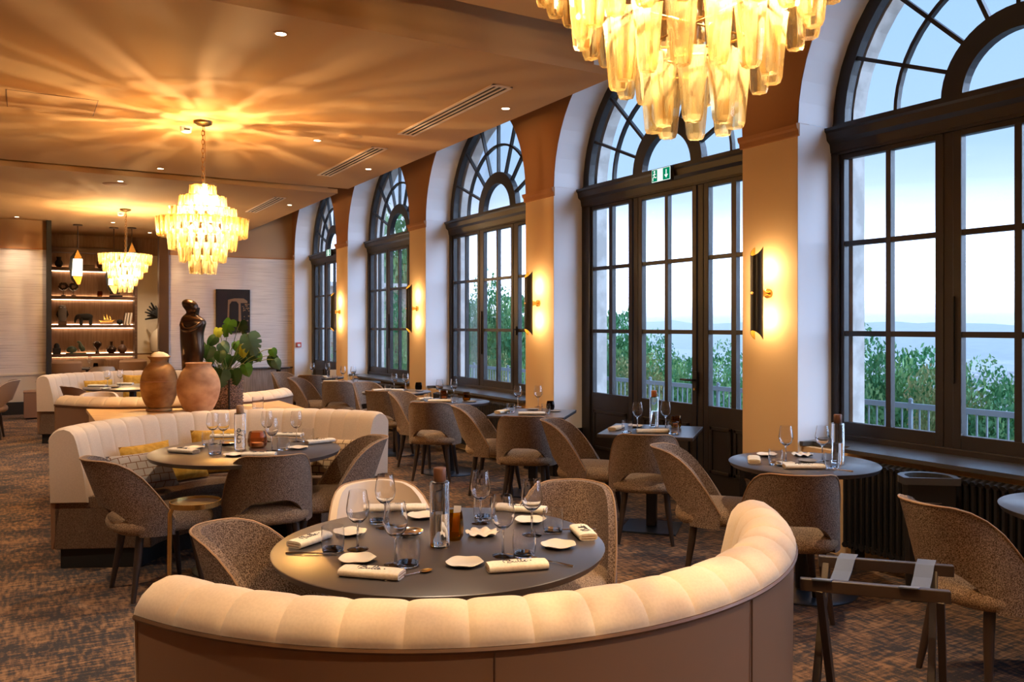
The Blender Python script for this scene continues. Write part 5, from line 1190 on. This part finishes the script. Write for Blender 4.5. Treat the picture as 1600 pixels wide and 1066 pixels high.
# ================================================================== OUTSIDE THE WINDOWS
struct('ground', MB().box((8.0, 10, -0.20), (5.4, 60, .1)), M_gravel)
rl = thing('terrace_railing', 'pale metal balustrade along the terrace outside the windows', 'railing', (10.0, 0, 0))
MB().box((0, 12, .50), (.06, 30, .07)).build('handrail', M_rail, rl); MB().box((0, 12, -.05), (.04, 30, .05)).build('bottom_rail', M_rail, rl)
pk = MB().box((0, 0, .21), (.015, .018, .50)).mesh('baluster', M_rail); ps = MB().box((0, 0, .2), (.042, .042, .72)).lathe([(.0, .555), (.03, .565), (.03, .59), (0, .61)], 10).mesh('post', M_rail)
for i in range(190):
    put('baluster' if i % 14 else 'post', pk if i % 14 else ps, rl, (0, 1.5 + .125 * i, 0))
def leaf_cloud(n, seed, size):
    r = random.Random(seed); vs = []; fs = []
    for i in range(n):
        while True:
            p = Vector((r.uniform(-1, 1), r.uniform(-1, 1), r.uniform(-1, 1)))
            if 0.25 < p.length < 1: break
        p = p * (1 + .18 * math.sin(5 * p.x + seed) * math.cos(4 * p.y) + .12 * math.sin(9 * p.z + 3 * p.y))
        a = Vector((r.uniform(-1, 1), r.uniform(-1, 1), r.uniform(-1, 1))).normalized(); b = a.cross(Vector((r.random(), r.random(), r.random() + .1))).normalized(); s_ = size * r.uniform(.6, 1.3)
        o = len(vs); vs += [p - a * s_, p + b * s_ * .5, p + a * s_, p - b * s_ * .5]; fs.append((o, o + 1, o + 2, o + 3))
    return vs, fs
def cloud_mesh(n, seed, size, m): v, f = leaf_cloud(n, seed, size); return MB().add(v, f).mesh('foliage', m)
FOL = [cloud_mesh(9000, 3, .042, M_hedge), cloud_mesh(9000, 11, .046, M_hedge), cloud_mesh(8000, 5, .04, M_hedge2)]
def shrub(label, u, vtop, X, rx, kind=0, zb=-1.6, name='shrub', ry=None):
    Y, zt = at_x(u, vtop, X); t = thing(name, label, 'shrub' if name == 'shrub' else 'tree', (X, Y, zb)); h = (zt - zb)
    o = put('foliage', FOL[kind], t, (0, 0, h * .52)); o.scale = (rx * .78, (ry or rx) * .82, h * .50)
    MB().tube([(0, 0, 0), (.05, .03, h * .3), (0, 0, h * .7)], [.08, .06, .02], 7).build('stem', M_darkwood, t)
shrub('leafy green shrub at the left pane of the nearest window', 1352, 540, 11.6, 1.0, 0); shrub('green shrub with a loose top behind the railing, second pane of the nearest window', 1425, 552, 11.8, .95, 1); shrub('yellowish low shrub behind the railing in the nearest window', 1480, 575, 11.3, .7, 2)
shrub('low green shrub in the right half of the nearest window', 1545, 590, 11.4, .9, 0); shrub('low green shrub at the right edge of the picture, outside', 1620, 600, 11.5, .9, 1)
shrub('tall green shrub in the left leaf of the glazed door', 965, 492, 12.0, 1.1, 1); shrub('rusty yellowing shrub low in the glazed door panes', 1000, 562, 11.2, .9, 2); shrub('green shrub in the middle leaf of the glazed door', 1032, 538, 12.2, .8, 0); shrub('dark green shrub right of the door handle, outside', 1078, 560, 12.0, .8, 1); shrub('green shrub in the right leaf of the glazed door', 1140, 556, 12.0, .9, 0)
shrub('tall bushy tree in the middle of the window left of the door', 770, 450, 12.0, 1.25, 0, -1.6, 'tree'); shrub('tall bushy tree in the right pane of the window left of the door', 815, 462, 12.2, 1.1, 1, -1.6, 'tree'); shrub('bushy tree seen through the left pane of the window left of the door', 737, 472, 12.4, 1.1, 1, -1.6, 'tree'); shrub('low rusty shrub below the tall tree, window left of the door', 772, 560, 11.0, .8, 2)
shrub('large tree above the brick outbuilding, seen in the fanlight', 628, 335, 11.0, 2.0, 1, -1.6, 'tree'); shrub('dark tree before the brick outbuilding', 618, 470, 8.6, .7, 0, -1.6, 'tree'); shrub('pale tree at the farthest door, outside', 530, 520, 8.0, .7, 0, -1.6, 'tree')
M_brick = two_tone(mat('pale brick wall', (0.42, 0.33, 0.26), 0.9), (0.36, 0.28, 0.22), (0.50, 0.40, 0.32), (3, 3, 14), 3)
ob = thing('outbuilding', 'pale brick outbuilding seen through the second window from the back', 'building', (9.1, 24.6, -0.3)); MB().box((0, 0, 1.5), (3.0, 2.0, 3.0)).build('wall', M_brick, ob); MB().box((0, -.1, 3.06), (3.2, 2.4, .12)).build('roof', M_stone, ob); MB().box((0.2, -1.01, .45), (2.4, .05, .9)).build('stone_base', M_stone, ob)
# hillside, the town on the plain below, ridge on the horizon
M_town = two_tone(mat('town on the plain', (0.3, 0.33, 0.36), 0.95), (0.20, 0.27, 0.27), (0.50, 0.48, 0.47), (.03, .03, .03), 9, .4, .6)
struct('ground', MB().add([(10.6, -40, -1.7), (10.6, 80, -1.7), (90, 200, -46), (90, -120, -46), (150, 300, -62), (150, -200, -62), (6000, 7000, -62), (6000, -4000, -62)], [(0, 3, 2, 1), (3, 5, 4, 2), (5, 7, 6, 4)]), M_town)
rd = MB(); pts = []
rr = random.Random(4)
for i in range(90):
    Y = -600 + 60 * i; hgt = -20 + 34 * min(1, max(0, (Y - 500) / 900)) + rr.uniform(-4, 4) + 6 * math.sin(i * .7)
    pts.append((Y, hgt))
for (ya, za), (yb, zb) in zip(pts, pts[1:]): rd.add([(1500, ya, -70), (1500, yb, -70), (1900, yb, zb), (1900, ya, za), (2600, yb, -70), (2600, ya, -70)], [(0, 1, 2, 3), (3, 2, 4, 5)])
M_ridge = two_tone(mat('wooded ridge', (0.10, 0.17, 0.14), 0.95), (0.07, 0.13, 0.11), (0.14, 0.21, 0.16), (.05, .05, .05), 6)
struct('hill', rd, M_ridge)
tw = MB(); rr = random.Random(9)
for i in range(900):
    X = 160 + 900 * rr.random() ** 1.5; Y = rr.uniform(-.1, 1.0) * X; s_ = rr.uniform(5, 14)
    tw.box((X, Y, -62 + s_ * .5), (s_ * rr.uniform(.6, 1.6), s_ * rr.uniform(.6, 1.6), s_), rr.random())
M_house = two_tone(mat('pale town facades', (0.5, 0.46, 0.43), 0.9), (0.38, 0.33, 0.31), (0.62, 0.58, 0.54), (.05, .05, .05), 2)
o = tw.build('town_houses', M_house); tag(o, 'hazy mass of town houses on the plain below the terrace', 'town', kind='stuff')
# evening haze over the plain: one real volume of thin scattering air
hz = bpy.data.materials.new('evening haze'); hz.use_nodes = True; t = hz.node_tree; t.nodes.clear()
vs_ = nn(t, 'ShaderNodeVolumeScatter'); vs_.inputs['Color'].default_value = (0.86, 0.93, 1.0, 1); vs_.inputs['Density'].default_value = 0.0006
o_ = nn(t, 'ShaderNodeOutputMaterial'); t.links.new(vs_.outputs[0], o_.inputs['Volume'])
o = MB().box((1560, 1300, -14), (3000, 5000, 108)).build('haze', hz); tag(o, 'thin blue evening haze lying over the plain and the town', 'haze', kind='stuff')
